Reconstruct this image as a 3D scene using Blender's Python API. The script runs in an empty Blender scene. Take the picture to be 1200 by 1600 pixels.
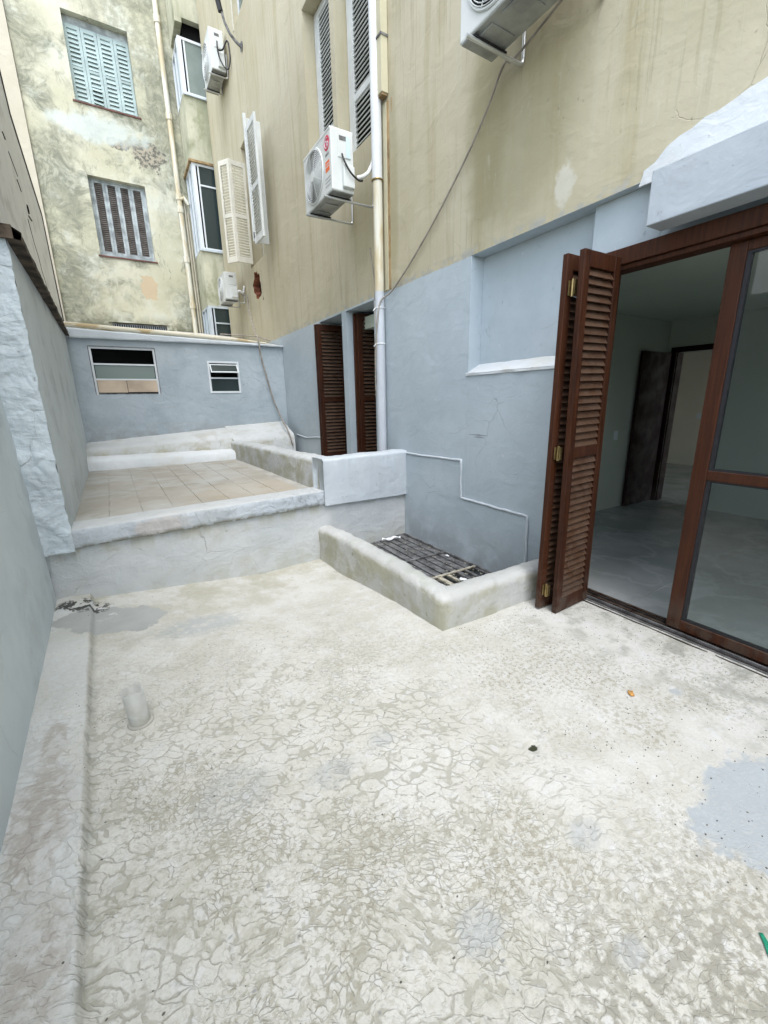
import bpy, math, random
from math import sin, cos, pi, radians
from mathutils import Vector, Matrix, noise as mn
random.seed(7)
scene = bpy.context.scene
col = scene.collection
# ---------------------------------------------------------------- camera, sky, sun, exposure
def make_camera():
    yaw, pitch, roll, F = 0.54161, 0.26030, -0.019645, 653.7
    f = Vector((sin(yaw)*cos(pitch), cos(yaw)*cos(pitch), -sin(pitch)))
    r = Vector((cos(yaw), -sin(yaw), 0)); u = r.cross(f)
    r2 = r*cos(roll)+u*sin(roll); u2 = -r*sin(roll)+u*cos(roll)
    cam = bpy.data.cameras.new('camera'); o = bpy.data.objects.new('camera', cam); col.objects.link(o)
    m = Matrix((r2, u2, -f)).transposed().to_4x4(); m.translation = Vector((0, 0, 1.55)); o.matrix_world = m
    cam.sensor_fit = 'HORIZONTAL'; cam.sensor_width = 36; cam.lens = F/1200*36
    cam.clip_start = 0.02; cam.clip_end = 800
    scene.camera = o
make_camera()
SUN_EL, SUN_AZ = radians(62), radians(200)      # veiled sun behind the viewer, slightly to the left
world = bpy.data.worlds.new("World"); scene.world = world; world.use_nodes = True
wn = world.node_tree; bg = wn.nodes['Background']
sky = wn.nodes.new('ShaderNodeTexSky'); sky.sky_type = 'NISHITA'; sky.sun_disc = False
sky.sun_elevation = SUN_EL; sky.sun_rotation = SUN_AZ; sky.dust_density = 1.2; sky.air_density = 1.0; sky.ozone_density = 1
hs = wn.nodes.new('ShaderNodeHueSaturation'); hs.inputs['Saturation'].default_value = 0.50
wn.links.new(sky.outputs[0], hs.inputs['Color']); wn.links.new(hs.outputs[0], bg.inputs[0])
bg.inputs[1].default_value = 0.15
sl = bpy.data.lights.new('sun', 'SUN'); sl.energy = 0.5; sl.angle = radians(40); sl.color = (1, .985, .96)
so = bpy.data.objects.new('sun', sl); col.objects.link(so)
so.rotation_euler = Vector((sin(SUN_AZ)*cos(SUN_EL), cos(SUN_AZ)*cos(SUN_EL), sin(SUN_EL))).to_track_quat('Z', 'Y').to_euler()
scene.view_settings.view_transform = 'Standard'; scene.view_settings.look = 'None'
scene.view_settings.exposure = 1.98; scene.view_settings.gamma = 1
scene.view_settings.use_curve_mapping = False
scene.render.engine = 'CYCLES'
scene.cycles.max_bounces = 6; scene.cycles.diffuse_bounces = 4

# ---------------------------------------------------------------- node helper
class N:
    def __init__(s, name, rough=.8, spec=.3):
        s.m = bpy.data.materials.new(name); s.m.use_nodes = True; s.t = s.m.node_tree
        s.b = s.t.nodes['Principled BSDF']; s.b.inputs['Roughness'].default_value = rough
        s.b.inputs['Specular IOR Level'].default_value = spec
        s._p = None
    def n(s, k): return s.t.nodes.new('ShaderNode'+k)
    def put(s, sock, v):
        if v is None: return
        if hasattr(v, 'is_output') or hasattr(v, 'links'): s.t.links.new(v, sock)
        else:
            if sock.type == 'RGBA' and len(v) == 3: v = (*v, 1)
            sock.default_value = v
    @property
    def pos(s):
        if s._p is None: s._p = s.n('NewGeometry').outputs['Position']
        return s._p
    @property
    def obj(s): return s.n('TexCoord').outputs['Object']
    def scale(s, v, sc):
        q = s.n('VectorMath'); q.operation = 'MULTIPLY'; s.put(q.inputs[0], v); q.inputs[1].default_value = sc; return q.outputs[0]
    def warp(s, v, sc, amt, det=2):
        q = s.n('TexNoise'); s.put(q.inputs['Vector'], v); q.inputs['Scale'].default_value = sc; q.inputs['Detail'].default_value = det
        a = s.n('VectorMath'); a.operation = 'SUBTRACT'; s.t.links.new(q.outputs['Color'], a.inputs[0]); a.inputs[1].default_value = (.5, .5, .5)
        b = s.n('VectorMath'); b.operation = 'MULTIPLY_ADD'; s.t.links.new(a.outputs[0], b.inputs[0]); b.inputs[1].default_value = (amt,)*3; s.put(b.inputs[2], v)
        return b.outputs[0]
    def noise(s, sc=5, det=4, rough=.55, v=None, dist=0):
        if v is None:
            if not hasattr(s, 'cache'): s.cache = {}
            k = (sc, det, rough, dist)
            if k not in s.cache: s.cache[k] = s._noise(sc, det, rough, None, dist)
            return s.cache[k]
        return s._noise(sc, det, rough, v, dist)
    def _noise(s, sc, det, rough, v, dist):
        q = s.n('TexNoise'); s.put(q.inputs['Vector'], v if v is not None else s.pos)
        q.inputs['Scale'].default_value = sc; q.inputs['Detail'].default_value = det; q.inputs['Roughness'].default_value = rough
        q.inputs['Distortion'].default_value = dist; return q.outputs['Fac']
    def vor(s, sc=5, v=None, feature='F1', out='Distance', rnd=1):
        q = s.n('TexVoronoi'); q.feature = feature; s.put(q.inputs['Vector'], v if v is not None else s.pos)
        q.inputs['Scale'].default_value = sc; q.inputs['Randomness'].default_value = rnd; return q.outputs[out]
    def rng(s, f, a, b, c=0, d=1):
        q = s.n('MapRange'); q.interpolation_type = 'SMOOTHSTEP'; s.put(q.inputs[0], f)
        for i, x in zip((1, 2, 3, 4), (a, b, c, d)): q.inputs[i].default_value = x
        return q.outputs[0]
    def math(s, op, a, b=None, c=None):
        q = s.n('Math'); q.operation = op; s.put(q.inputs[0], a)
        if b is not None: s.put(q.inputs[1], b)
        if c is not None: s.put(q.inputs[2], c)
        return q.outputs[0]
    def mix(s, f, a, b, mode='MIX'):
        q = s.n('Mix'); q.data_type = 'RGBA'; q.blend_type = mode; s.put(q.inputs[0], f); s.put(q.inputs[6], a); s.put(q.inputs[7], b); return q.outputs[2]
    def xyz(s, v=None):
        q = s.n('SeparateXYZ'); s.put(q.inputs[0], v if v is not None else s.pos); return q.outputs
    def blob(s, c, r, edge=.35, nsc=4, namt=.6, v=None):
        nsc = 3 if nsc < 4 else (6 if nsc < 9 else 14); det = 4
        """1 inside an ellipsoid patch of radii r about c (world metres), ragged edge"""
        a = s.n('VectorMath'); a.operation = 'SUBTRACT'; s.put(a.inputs[0], v if v is not None else s.pos); a.inputs[1].default_value = c
        b = s.n('VectorMath'); b.operation = 'DIVIDE'; s.t.links.new(a.outputs[0], b.inputs[0]); b.inputs[1].default_value = r
        l = s.n('VectorMath'); l.operation = 'LENGTH'; s.t.links.new(b.outputs[0], l.inputs[0])
        d = s.math('ADD', l.outputs['Value'], s.math('MULTIPLY', s.math('SUBTRACT', s.noise(nsc, det, .65), .5), namt*2.6))
        return s.rng(d, 1+edge/2, 1-edge/2)
    def col(s, c): s.put(s.b.inputs['Base Color'], c); return s
    def rough(s, c): s.put(s.b.inputs['Roughness'], c); return s
    def bump(s, h, dist=.01, strength=1, nrm=None):
        q = s.n('Bump'); q.inputs['Distance'].default_value = dist; q.inputs['Strength'].default_value = strength
        s.put(q.inputs['Height'], h)
        if nrm is not None: s.t.links.new(nrm, q.inputs['Normal'])
        s.t.links.new(q.outputs[0], s.b.inputs['Normal']); return q.outputs[0]

def plain(name, c, rough=.6, metal=0, var=.15, sc=8, bump=.002):
    s = N(name, rough)
    n = s.noise(sc, 5)
    s.col(s.mix(s.rng(n, .3, .7), tuple(x*(1-var) for x in c), tuple(min(1, x*(1+var)) for x in c)))
    s.b.inputs['Metallic'].default_value = metal
    if bump: s.bump(s.noise(sc*6, 4), bump, .6)
    return s.m
M = {}
def floor_mat():
    s = N('weathered whitewashed concrete', .85, .2)
    p = s.pos; x, y, z = s.xyz()
    n3, n6, n14, n1 = s.noise(3, 4, .65), s.noise(6, 4, .65), s.noise(14, 4, .65), s.noise(1.1, 4, .6)
    vr = s.n('VectorRotate'); vr.rotation_type = 'Z_AXIS'; s.put(vr.inputs['Vector'], p); vr.inputs['Angle'].default_value = .53
    wq = s.scale(s.warp(s.warp(vr.outputs[0], 2.5, .16, 2), 17, .058, 3), (.72, 1.25, 0))
    e1 = s.vor(20, wq, 'DISTANCE_TO_EDGE'); e2 = s.vor(40, wq, 'DISTANCE_TO_EDGE')
    sw = s.rng(s.math('ADD', n1, s.math('MULTIPLY', x, .05)), .44, .58)
    e = s.math('MULTIPLY_ADD', sw, s.math('SUBTRACT', e2, e1), e1)
    wd = s.rng(n6, .40, .70, .0, .11)
    veins = s.rng(s.math('SUBTRACT', e, wd), -.005, .062, 1, 0)
    veins = s.math('MULTIPLY', veins, s.rng(n14, .36, .50, .15, 1))
    left = s.rng(s.math('ADD', x, s.math('MULTIPLY', n1, 1.8)), 1.3, 3.0)      # 0 flaked (left) .. 1 smooth (right)
    nearw = s.rng(y, 3.4, 1.6, .25, 1)
    veins = s.math('MULTIPLY', veins, s.math('MULTIPLY', nearw, s.rng(left, 0, 1, 1, .15)))
    sq = s.rng(s.math('ABSOLUTE', s.math('SUBTRACT', s._noise(19, 3, .55, wq, 0), .5)), .0, .020, 1, 0)
    sq = s.math('MULTIPLY', sq, s.math('MULTIPLY', s.rng(left, 0, 1, .9, .1), s.rng(y, 3.6, 2.6, .2, 1)))
    veins = s.math('MAXIMUM', veins, s.math('MULTIPLY', sq, .40))
    mott = s.rng(s.noise(42, 5, .7), .49, .57); mzone = s.rng(n1, .40, .58)
    base = s.mix(s.rng(n3, .32, .68), (.565, .56, .52), (.48, .47, .415))
    base = s.mix(s.math('MULTIPLY', s.rng(n1, .50, .68), .35), base, (.41, .395, .34))
    base = s.mix(s.math('MULTIPLY', s.rng(s.noise(120, 3, .6), .42, .62), .18), base, (.31, .30, .26))
    base = s.mix(s.math('MULTIPLY', s.rng(n14, .55, .62), .5), base, (.56, .565, .56))
    c = s.mix(s.math('MULTIPLY', veins, .68), base, s.mix(n6, (.24, .23, .18), (.335, .325, .27)))
    c = s.mix(s.math('MULTIPLY', s.math('MULTIPLY', mott, mzone), s.math('MULTIPLY', s.rng(y, 3.3, .6, .2, 1), .75)), c, (.295, .28, .215))
    ch = s.vor(12, s.scale(s.warp(p, 20, .03), (1, 1.5, 1)), 'F1'); chips = s.math('MULTIPLY', s.rng(ch, .06, .11, 1, 0), s.rng(s.noise(1.6, 3), .44, .54))
    c = s.mix(s.math('MULTIPLY', chips, .7), c, (.20, .21, .22))
    gx = s.math('SUBTRACT', x, s.math('ADD', s.math('MULTIPLY_ADD', y, -.0403, -.285), s.math('MULTIPLY', s.math('SUBTRACT', n6, .5), .02)))
    c = s.mix(s.math('MULTIPLY', s.rng(gx, .0, -.02), s.math('MULTIPLY', s.rng(n6, .35, .5, .2, 1), .55)), c, (.54, .56, .56))
    gut = s.math('MULTIPLY', s.rng(s.math('ABSOLUTE', s.math('SUBTRACT', gx, .015)), .003, .032, 1, 0), s.rng(n6, .3, .55, .2, 1))
    c = s.mix(s.math('MULTIPLY', gut, .35), c, (.26, .27, .22))
    c = s.mix(s.math('MULTIPLY', s.rng(s.math('ABSOLUTE', gx), .001, .012, 1, 0), s.math('MULTIPLY', s.rng(n14, .45, .6), .35)), c, (.17, .17, .15))
    damp = s.math('MULTIPLY', s.rng(y, 2.9, 3.9), s.rng(n3, .40, .62))
    c = s.mix(s.math('MULTIPLY', damp, .5), c, (.36, .345, .26))
    dg = s.math('MULTIPLY', s.rng(x, 1.9, 2.8), s.rng(n6, .48, .64))
    c = s.mix(s.math('MULTIPLY', dg, .6), c, (.23, .235, .20))
    c = s.mix(s.math('MULTIPLY', s.blob((.9, -.1, 0), (.9, .55, 1), .8, 3, .5), s.rng(s.noise(30, 4), .42, .58)), c, (.285, .275, .23))
    for cc, rr in (((-.50, 1.75, 0), (.1, .32, 1)), ((-.44, 1.2, 0), (.08, .2, 1)), ((-.5, 2.2, 0), (.05, .15, 1))):
        c = s.mix(s.math('MULTIPLY', s.math('MULTIPLY', s.blob(cc, rr, .5, 14, .9), s.rng(n14, .38, .56, .2, 1)), .75), c, (.345, .31, .27))
    c = s.mix(s.math('MULTIPLY', s.blob((1.90, .28, 0), (.34, .24, 1), .20, 6, .6), s.rng(s.noise(60, 4, .7), .34, .50, .68, .88)), c, s.mix(n14, (.31, .345, .365), (.37, .405, .42)))
    for cc, rr, k in (((.27, 3.12, 0), (.30, .17, 1), .7), ((.55, 1.38, 0), (.10, .07, 1), .5), ((.82, 1.42, 0), (.06, .05, 1), .5), ((1.22, .64, 0), (.07, .05, 1), .55), ((.69, .63, 0), (.08, .06, 1), .6),
                      ((.15, 1.5, 0), (.16, .14, 1), .35), ((2.33, .85, 0), (.035, .03, 1), .9), ((1.02, .36, 0), (.05, .04, 1), .5)):
        c = s.mix(s.math('MULTIPLY', s.math('MULTIPLY', s.blob(cc, rr, .5, 9, 1.1), s.rng(n14, .36, .52, .3, 1)), k*.85), c, (.335, .36, .37))
    wet = s.blob((-.28, 3.52, 0), (.36, .24, 1), .10, 6, .55)
    c = s.mix(wet, c, s.mix(n6, (.29, .30, .285), (.42, .43, .41)))
    wet2 = s.math('MULTIPLY', s.blob((-.50, 3.80, 0), (.2, .14, 1), .3, 16, .9), s.rng(n14, .46, .52))
    c = s.mix(wet2, c, (.06, .06, .055))
    c = s.mix(s.math('MULTIPLY', s.rng(n6, .55, .60), s.blob((-.46, 3.72, 0), (.2, .2, 1), .3, 10, .5)), c, (.52, .53, .52))
    c = s.mix(s.blob((1.385, 1.012, 0), (.026, .015, 1), .3, 14, 1.0), c, (.04, .045, .025))
    s.col(c)
    h = s.math('ADD', s.math('MULTIPLY', veins, -.8), s.math('MULTIPLY', s.noise(60, 5, .6), .45))
    h = s.math('ADD', h, s.math('MULTIPLY', n6, .9))
    h = s.math('ADD', h, s.math('MULTIPLY', n14, .9))
    h = s.math('MULTIPLY', h, s.rng(wet, 0, 1, 1, .25))
    s.bump(h, .0045, .65)
    s.rough(s.rng(wet, 0, 1, .85, .5)); return s.m
M['floor'] = floor_mat()

def paint(name, a, b, grime=None, bsc=3, bd=.006, fine=.6, streak=None, extra=None):
    s = N(name, .62, .3)
    c = s.mix(s.rng(s.noise(1.3, 5, .55), .3, .7), a, b)
    c = s.mix(s.math('MULTIPLY', s.rng(s.noise(9, 5, .6), .4, .75), .25), c, tuple(x*.88 for x in a))
    if streak:
        st = s.noise(2.4, 5, .6, s.scale(s.pos, (1.5, 3.2, .22)))
        c = s.mix(s.math('MULTIPLY', s.rng(st, .44, .68), streak[1]), c, streak[0])
    if grime:
        g = s.math('MULTIPLY', s.rng(s.noise(2.1, 7, .65), .5, .66), grime[1])
        c = s.mix(g, c, grime[0])
    ck = s.rng(s.vor(1.7, s.warp(s.warp(s.pos, 1.5, .5), 9, .06, 3), 'DISTANCE_TO_EDGE'), .0012, .0045, 1, 0)
    ck = s.math('MULTIPLY', ck, s.rng(s.noise(1.3, 5, .55), .52, .60, 0, 0 if ('lintel' in name or name == 'whitewash') else 1))
    c = s.mix(s.math('MULTIPLY', ck, .28), c, tuple(x*.45 for x in a))
    ch = s.math('MULTIPLY', s.rng(s.noise(31, 4, .7), .655, .69), s.rng(s.noise(2.1, 7, .65), .45, .58))
    c = s.mix(s.math('MULTIPLY', ch, .6*fine), c, tuple(x*.6 for x in b))
    if extra: c = extra(s, c)
    s.col(c)
    tr = s.noise(bsc, 3, .5, s.scale(s.warp(s.pos, 2.5, .25), (1, 1, 1.8)), .6)
    h = s.math('ADD', s.math('MULTIPLY', tr, 1.0), s.math('MULTIPLY', s.noise(26, 5, .6), .28*fine))
    ridg = s.rng(s.math('ABSOLUTE', s.math('SUBTRACT', s.noise(5.5, 3, .5, s.warp(s.pos, 4, .2)), .5)), 0, .03, 1, 0)
    h = s.math('ADD', h, s.math('MULTIPLY', s.math('MULTIPLY', ridg, s.rng(s.noise(1.6, 2), .56, .72)), .08*fine))
    h = s.math('SUBTRACT', h, s.math('MULTIPLY', s.math('ADD', ck, ch), .25))
    s.bump(h, bd, 1)
    return s.m
GREY_A, GREY_B = (.375, .435, .465), (.435, .495, .525)
BEI_A, BEI_B = (.43, .39, .27), (.50, .46, .335)
def facade_extra(s, c):
    x, y, z = s.xyz()
    # beige above z = 2.80, hand-cut paint edge
    zz = s.math('ADD', z, s.math('MULTIPLY', s.math('SUBTRACT', s.noise(7, 4), .5), .03))
    up = s.math('GREATER_THAN', zz, 2.798)
    gn = s.n('NewGeometry'); gz = s.xyz(gn.outputs['Normal'])[2]
    up = s.math('MULTIPLY', up, s.math('SUBTRACT', 1, s.math('MULTIPLY', s.math('LESS_THAN', gz, -.5), s.math('LESS_THAN', z, 3.2))))
    st = s.noise(2.2, 6, .6, s.scale(s.pos, (1, 3.0, .25)))
    b = s.mix(s.rng(s.noise(.7, 4), .3, .7), BEI_A, BEI_B)
    b = s.mix(s.math('MULTIPLY', s.rng(st, .48, .70), .45), b, (.33, .28, .155))
    b = s.mix(s.math('MULTIPLY', s.rng(s.noise(3, 5, .6, s.scale(s.pos, (1, 5, .15))), .5, .7), .35), b, (.48, .455, .345))
    for cc, rr, k in (((2.9, 3.05, 3.7), (1, .22, .8), .7), ((2.9, 2.7, 3.5), (1, .5, .6), .5), ((2.9, 5.2, 3.65), (1, .3, .45), .4), ((2.9, 4.5, 3.7), (1, .1, 1.0), .45), ((2.9, 1.4, 3.6), (1, .5, .3), .3)):
        b = s.mix(s.math('MULTIPLY', s.blob(cc, rr, .9, 3, .4), k), b, (.29, .26, .145))
    pits = s.math('MULTIPLY', s.rng(s.vor(9, s.scale(s.warp(s.pos, 20, .03), (1, 1, .45)), 'F1'), .045, .075, 1, 0), s.rng(s.noise(1.2, 3), .48, .58))
    b = s.mix(s.math('MULTIPLY', pits, .6), b, (.24, .22, .15))
    rn = s.math('MULTIPLY', s.rng(s.noise(3.0, 5, .7, s.scale(s.warp(s.pos, 6, .02), (1, 9, .35))), .55, .63), s.rng(s.noise(.7, 4), .45, .6))
    b = s.mix(s.math('MULTIPLY', rn, .35), b, (.27, .24, .145))
    b = s.mix(s.math('MULTIPLY', s.rng(s.noise(5, 6, .75, s.scale(s.pos, (1, 2.5, .5))), .60, .66), .30), b, (.52, .50, .41))
    b = s.mix(s.blob((2.9, 2.27, 3.0), (1, .08, .12), .5, 9, .5), b, (.53, .51, .42))
    b = s.mix(s.math('MULTIPLY', s.rng(z, 2.90, 2.80), s.rng(s.noise(9, 5), .45, .6)), b, (.36, .36, .32))
    # green-brown grime along the very foot of the far end and below window C
    for cc, rr in (((2.9, 9.2, 8.6), (1, .4, .7)), ((2.9, 9.9, 4.2), (1, .3, .5))):
        b = s.mix(s.math('MULTIPLY', s.blob(cc, rr, .8, 4, .5), .3), b, (.36, .30, .19))
    # scuffs on the grey
    g = c
    sc = s.math('MULTIPLY', s.rng(s.noise(14, 5, .7), .66, .70), .6)
    g = s.mix(sc, g, (.56, .58, .59))
    g = s.mix(s.math('MULTIPLY', s.rng(z, .45, -.1), s.rng(s.noise(4, 5), .35, .6)), g, (.31, .345, .365))
    for yy, zz_, ry in ((3.02, 1.21, .11), (3.0, 1.19, .08)):
        g = s.mix(s.math('MULTIPLY', s.blob((2.9, yy, zz_), (1, ry, .007), .6, 12, .6), .7), g, (.16, .17, .18))
    return s.mix(up, g, b)
M['facade'] = paint('painted render facade', GREY_A, GREY_B, None, 2.6, .010, .8, None, facade_extra)
M['grey'] = paint('grey blue masonry paint', GREY_A, GREY_B, ((.30, .33, .34), .35), 3, .012, 1.0)
def shed_extra(s, c):
    x, y, z = s.xyz()
    c = s.mix(s.math('MULTIPLY', s.rng(s.noise(2.4, 6, .62), .46, .66), .55), c, (.275, .325, .355))
    return s.mix(s.math('MULTIPLY', s.rng(z, 1.35, .95), s.rng(s.noise(5, 5), .35, .6)), c, (.28, .30, .30))
M['shed'] = paint('uneven grey blue render', (.33, .385, .415), (.395, .445, .475), None, 3.5, .014, 1.0, None, shed_extra)
M['ltgrey'] = paint('pale blue grey paint', (.455, .50, .53), (.525, .565, .585), ((.42, .44, .45), .4), 4, .010, 1)
M['lintel'] = paint('muted blue grey lintel paint', (.345, .385, .415), (.40, .435, .46), ((.33, .35, .36), .4), 3, .010, .8)  # even grey blue base colour, a little darker than the walls
def slab_extra(s, c):
    x, y, z = s.xyz()
    c = s.mix(s.math('MULTIPLY', s.rng(s.noise(6, 5, .7), .50, .60), .55), c, (.33, .36, .38))
    c = s.mix(s.math('MULTIPLY', s.blob((.12, 4, .52), (.22, .5, .09), .5, 6, .7), .5), c, (.46, .39, .33))
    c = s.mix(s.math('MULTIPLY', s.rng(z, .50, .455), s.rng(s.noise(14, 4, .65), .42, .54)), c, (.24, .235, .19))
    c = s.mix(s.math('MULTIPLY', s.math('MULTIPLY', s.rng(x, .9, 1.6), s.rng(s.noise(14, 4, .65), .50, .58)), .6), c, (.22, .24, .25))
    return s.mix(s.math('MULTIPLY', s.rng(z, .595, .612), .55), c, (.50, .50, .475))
M['slabedge'] = paint('stained pale slab edge', (.42, .46, .49), (.49, .525, .55), ((.36, .38, .38), .5), 6, .016, 1.5, None, slab_extra)
M['rough'] = paint('pale blue grey rough plaster', (.52, .59, .62), (.59, .65, .68), ((.40, .44, .46), .4), 9, .020, 1.6)
M['nearwall'] = paint('smooth blue grey paint', (.56, .62, .65), (.62, .68, .70), ((.34, .37, .38), .3), 1.5, .006, .4)
M['sidewall'] = paint('grey green masonry paint', (.53, .58, .60), (.59, .635, .65), ((.29, .31, .30), .4), 2.5, .008, .6)
M['white'] = paint('whitewash', (.54, .57, .58), (.62, .645, .65), ((.50, .49, .42), .5), 4, .010, 1)
def riser_extra(s, c):
    x, y, z = s.xyz()
    t = s.math('MULTIPLY', s.rng(z, .30, .47), s.rng(s.noise(3, 5, .6, s.scale(s.pos, (2, 1, .3))), .45, .62))
    c = s.mix(s.math('MULTIPLY', t, .65), c, (.33, .31, .21))
    t = s.math('MULTIPLY', s.rng(z, .12, -.12), s.rng(s.noise(6, 5), .42, .6))
    return s.mix(s.math('MULTIPLY', t, .5), c, (.40, .40, .33))
M['riser'] = paint('whitewashed riser', (.44, .465, .465), (.525, .54, .535), ((.40, .39, .33), .45), 4, .014, 1.2, None, riser_extra)
def kerb_extra(s, c):
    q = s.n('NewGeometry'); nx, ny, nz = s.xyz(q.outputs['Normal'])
    side = s.rng(nz, .75, .2)      # olive stain colour, stronger on upright faces than on the top
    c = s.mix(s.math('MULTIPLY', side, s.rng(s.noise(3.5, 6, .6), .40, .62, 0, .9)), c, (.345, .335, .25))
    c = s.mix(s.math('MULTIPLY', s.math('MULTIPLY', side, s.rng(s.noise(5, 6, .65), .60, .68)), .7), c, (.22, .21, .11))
    return s.mix(s.math('MULTIPLY', s.rng(s.noise(30, 4, .6), .5, .7), .3), c, (.42, .41, .37))
M['parapet'] = paint('aged pale mortar paint', (.45, .47, .465), (.54, .555, .55), ((.37, .365, .31), .6), 5, .014, 1.5, None, kerb_extra)
M['kerb'] = paint('aged whitewashed mortar', (.42, .425, .40), (.51, .515, .49), ((.34, .36, .28), .5), 5, .012, 1.4, None, kerb_extra)
def tile_mat():
    s = N('worn clay paver', .85, .2)
    r = s.n('ObjectInfo').outputs['Random']
    c = s.mix(r, (.335, .315, .27), (.37, .35, .305))
    c = s.mix(s.math('MULTIPLY', s.rng(s.noise(1.5, 5, .6), .42, .66), .75), c, (.42, .425, .40))
    c = s.mix(s.math('MULTIPLY', s.rng(s.noise(2.3, 5, .65, s.warp(s.pos, 2, .5)), .5, .66), .6), c, (.29, .275, .22))
    c = s.mix(s.math('MULTIPLY', s.blob((1.25, 4.8, .6), (.7, .5, 1), .8, 4, .6), .4), c, (.40, .34, .25))
    s.col(c); s.bump(s.noise(22, 6, .6), .006, .8); return s.m
M['tile'] = tile_mat()
M['grout'] = plain('pale mortar', (.38, .37, .33), .9, 0, .2, 3, .008)
def yellow_mat():
    s = N('mouldy pale yellow render', .85, .15)
    p = s.pos; x, y, z = s.xyz()
    c = s.mix(s.rng(s.noise(.8, 5, .55), .3, .7), (.46, .45, .33), (.56, .55, .44))
    c = s.mix(s.rng(s.noise(1.6, 6, .6), .5, .64), c, (.54, .55, .46))
    # green-black mould in clouds, heavier near the drain pipe and the left edge
    wv = s.warp(s.warp(p, .9, .9), 4, .25)
    cloud = s.noise(.75, 8, .66, wv)
    edge = s.math('ADD', s.rng(x, 1.5, 2.2, 0, .07), s.rng(x, .1, -.7, 0, .07))
    mould = s.rng(s.math('ADD', cloud, edge), .50, .62)
    tex = s.rng(s.noise(9, 6, .7, wv), .38, .62, .45, 1)
    c = s.mix(s.math('MULTIPLY', s.math('MULTIPLY', mould, tex), .92), c, (.175, .185, .14))
    run = s.math('MULTIPLY', s.rng(s.noise(3, 6, .7, s.scale(wv, (2.2, 1, .18))), .54, .64), s.rng(s.noise(.9, 4), .42, .55))
    c = s.mix(s.math('MULTIPLY', run, .65), c, (.19, .195, .15))
    c = s.mix(s.math('MULTIPLY', s.rng(s.noise(16, 6, .75, wv), .58, .66), .4), c, (.28, .28, .22))
    c = s.mix(s.math('MULTIPLY', s.rng(s.noise(1.8, 8, .7, s.scale(p, (1, 1, .35))), .56, .68), .55), c, (.33, .33, .27))
    for cc, rr, k in (((1.55, 14, 10.6), (1.0, 1, .9), .65), ((2.0, 14, 9.5), (.5, 1, 1.0), .4), ((-.5, 14, 9.6), (.35, 1, .5), .5), ((-.4, 14, 7.6), (.4, 1, .35), .6), ((-.45, 14, 6.3), (.35, 1, .6), .65), ((-.1, 14, 5.2), (.5, 1, .22), .6),
                      ((-.35, 14, 4.4), (.4, 1, .4), .6), ((1.9, 14, 7.9), (.35, 1, .7), .6), ((1.95, 14, 4.4), (.4, 1, .5), .5), ((2.0, 14, 6.3), (.35, 1, .5), .4)):
        c = s.mix(s.math('MULTIPLY', s.math('MULTIPLY', s.blob(cc, rr, .8, 2.4, .6), s.rng(s.noise(7, 6, .7), .35, .6)), k), c, (.26, .265, .20))
    # flaked band between the floors and the brown bald spot
    for cc, rr in (((1.55, 14, 7.75), (.35, 1, .3)), ((.9, 14, 7.85), (.25, 1, .12))):
        f = s.blob(cc, rr, .2, 5, .9)
        c = s.mix(f, c, s.mix(s.rng(s.noise(12, 5), .42, .56), (.13, .13, .11), (.36, .33, .26)))
    c = s.mix(s.math('MULTIPLY', s.blob((.55, 14, 8.05), (.9, 1, .28), .6, 2, .8), .8), c, (.50, .55, .52))
    c = s.mix(s.blob((1.12, 14, 4.62), (.20, 1, .30), .08, 6, .8), c, (.50, .41, .28))
    c = s.mix(s.math('MULTIPLY', s.rng(z, 4.0, 3.5), s.rng(s.noise(4, 5), .4, .55)), c, (.16, .16, .11))
    s.col(c)
    s.bump(s.math('ADD', s.noise(2.4, 5), s.math('MULTIPLY', s.noise(22, 5), .3)), .02, 1); return s.m
M['yellow'] = yellow_mat()
M['cream'] = paint('cream wall paint', (.43, .40, .31), (.49, .455, .365), ((.48, .45, .36), .3), 2, .01, .6)
M['bay'] = paint('weathered bay render', (.40, .40, .30), (.56, .55, .42), ((.22, .24, .14), .7), 3, .01, 1, ((.20, .22, .12), .6))
M['neigh'] = paint('old pinkish grey render', (.59, .585, .565), (.65, .64, .62), ((.37, .34, .32), .5), 1, .008, .5)
M['coping'] = plain('mossy dark coping', (.065, .05, .036), .9, 0, .7, 7, .02)
M['roofm'] = plain('cement roof screed', (.50, .49, .44), .9, 0, .25, 2, .01)
def strip_mat():
    s = N('stained cream flashing', .7, .3)
    c = s.mix(s.rng(s.noise(3, 5, .6, s.scale(s.pos, (1, 1, 4))), .5, .6), (.58, .55, .44), (.42, .33, .19)); s.col(c); return s.m
M['strip'] = strip_mat()
def wood_mat(name, a, b, rough=.35):
    s = N(name, rough, .22); o = s.obj
    g = s.noise(5, 6, .6, s.scale(o, (14, 14, .7)), .4)
    c = s.mix(s.rng(g, .3, .7), a, b)
    c = s.mix(s.math('MULTIPLY', s.rng(s.noise(1.5, 4), .5, .75), .5), c, tuple(x*.5 for x in a))
    r = s.n('ObjectInfo').outputs['Random']
    c = s.mix(s.math('MULTIPLY', r, .30), c, tuple(x*1.5 for x in b))
    dust = s.math('MULTIPLY', s.rng(s.xyz(s.n('NewGeometry').outputs['Normal'])[2], .15, .8), s.rng(s.noise(14, 4), .35, .6))
    c = s.mix(s.math('MULTIPLY', dust, .40), c, (.13, .095, .07))
    lowz = s.math('MULTIPLY', s.rng(s.xyz()[2], .35, .02), s.rng(s.noise(9, 5), .4, .6))
    c = s.mix(s.math('MULTIPLY', lowz, .5), c, (.085, .07, .055))
    s.col(c); s.rough(s.rng(s.noise(6, 4), .3, .7, rough-.06, rough+.22)); s.bump(g, .0015, .5); return s.m
M['wood'] = wood_mat('varnished red brown hardwood', (.018, .006, .003), (.055, .018, .007), .46)
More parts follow.
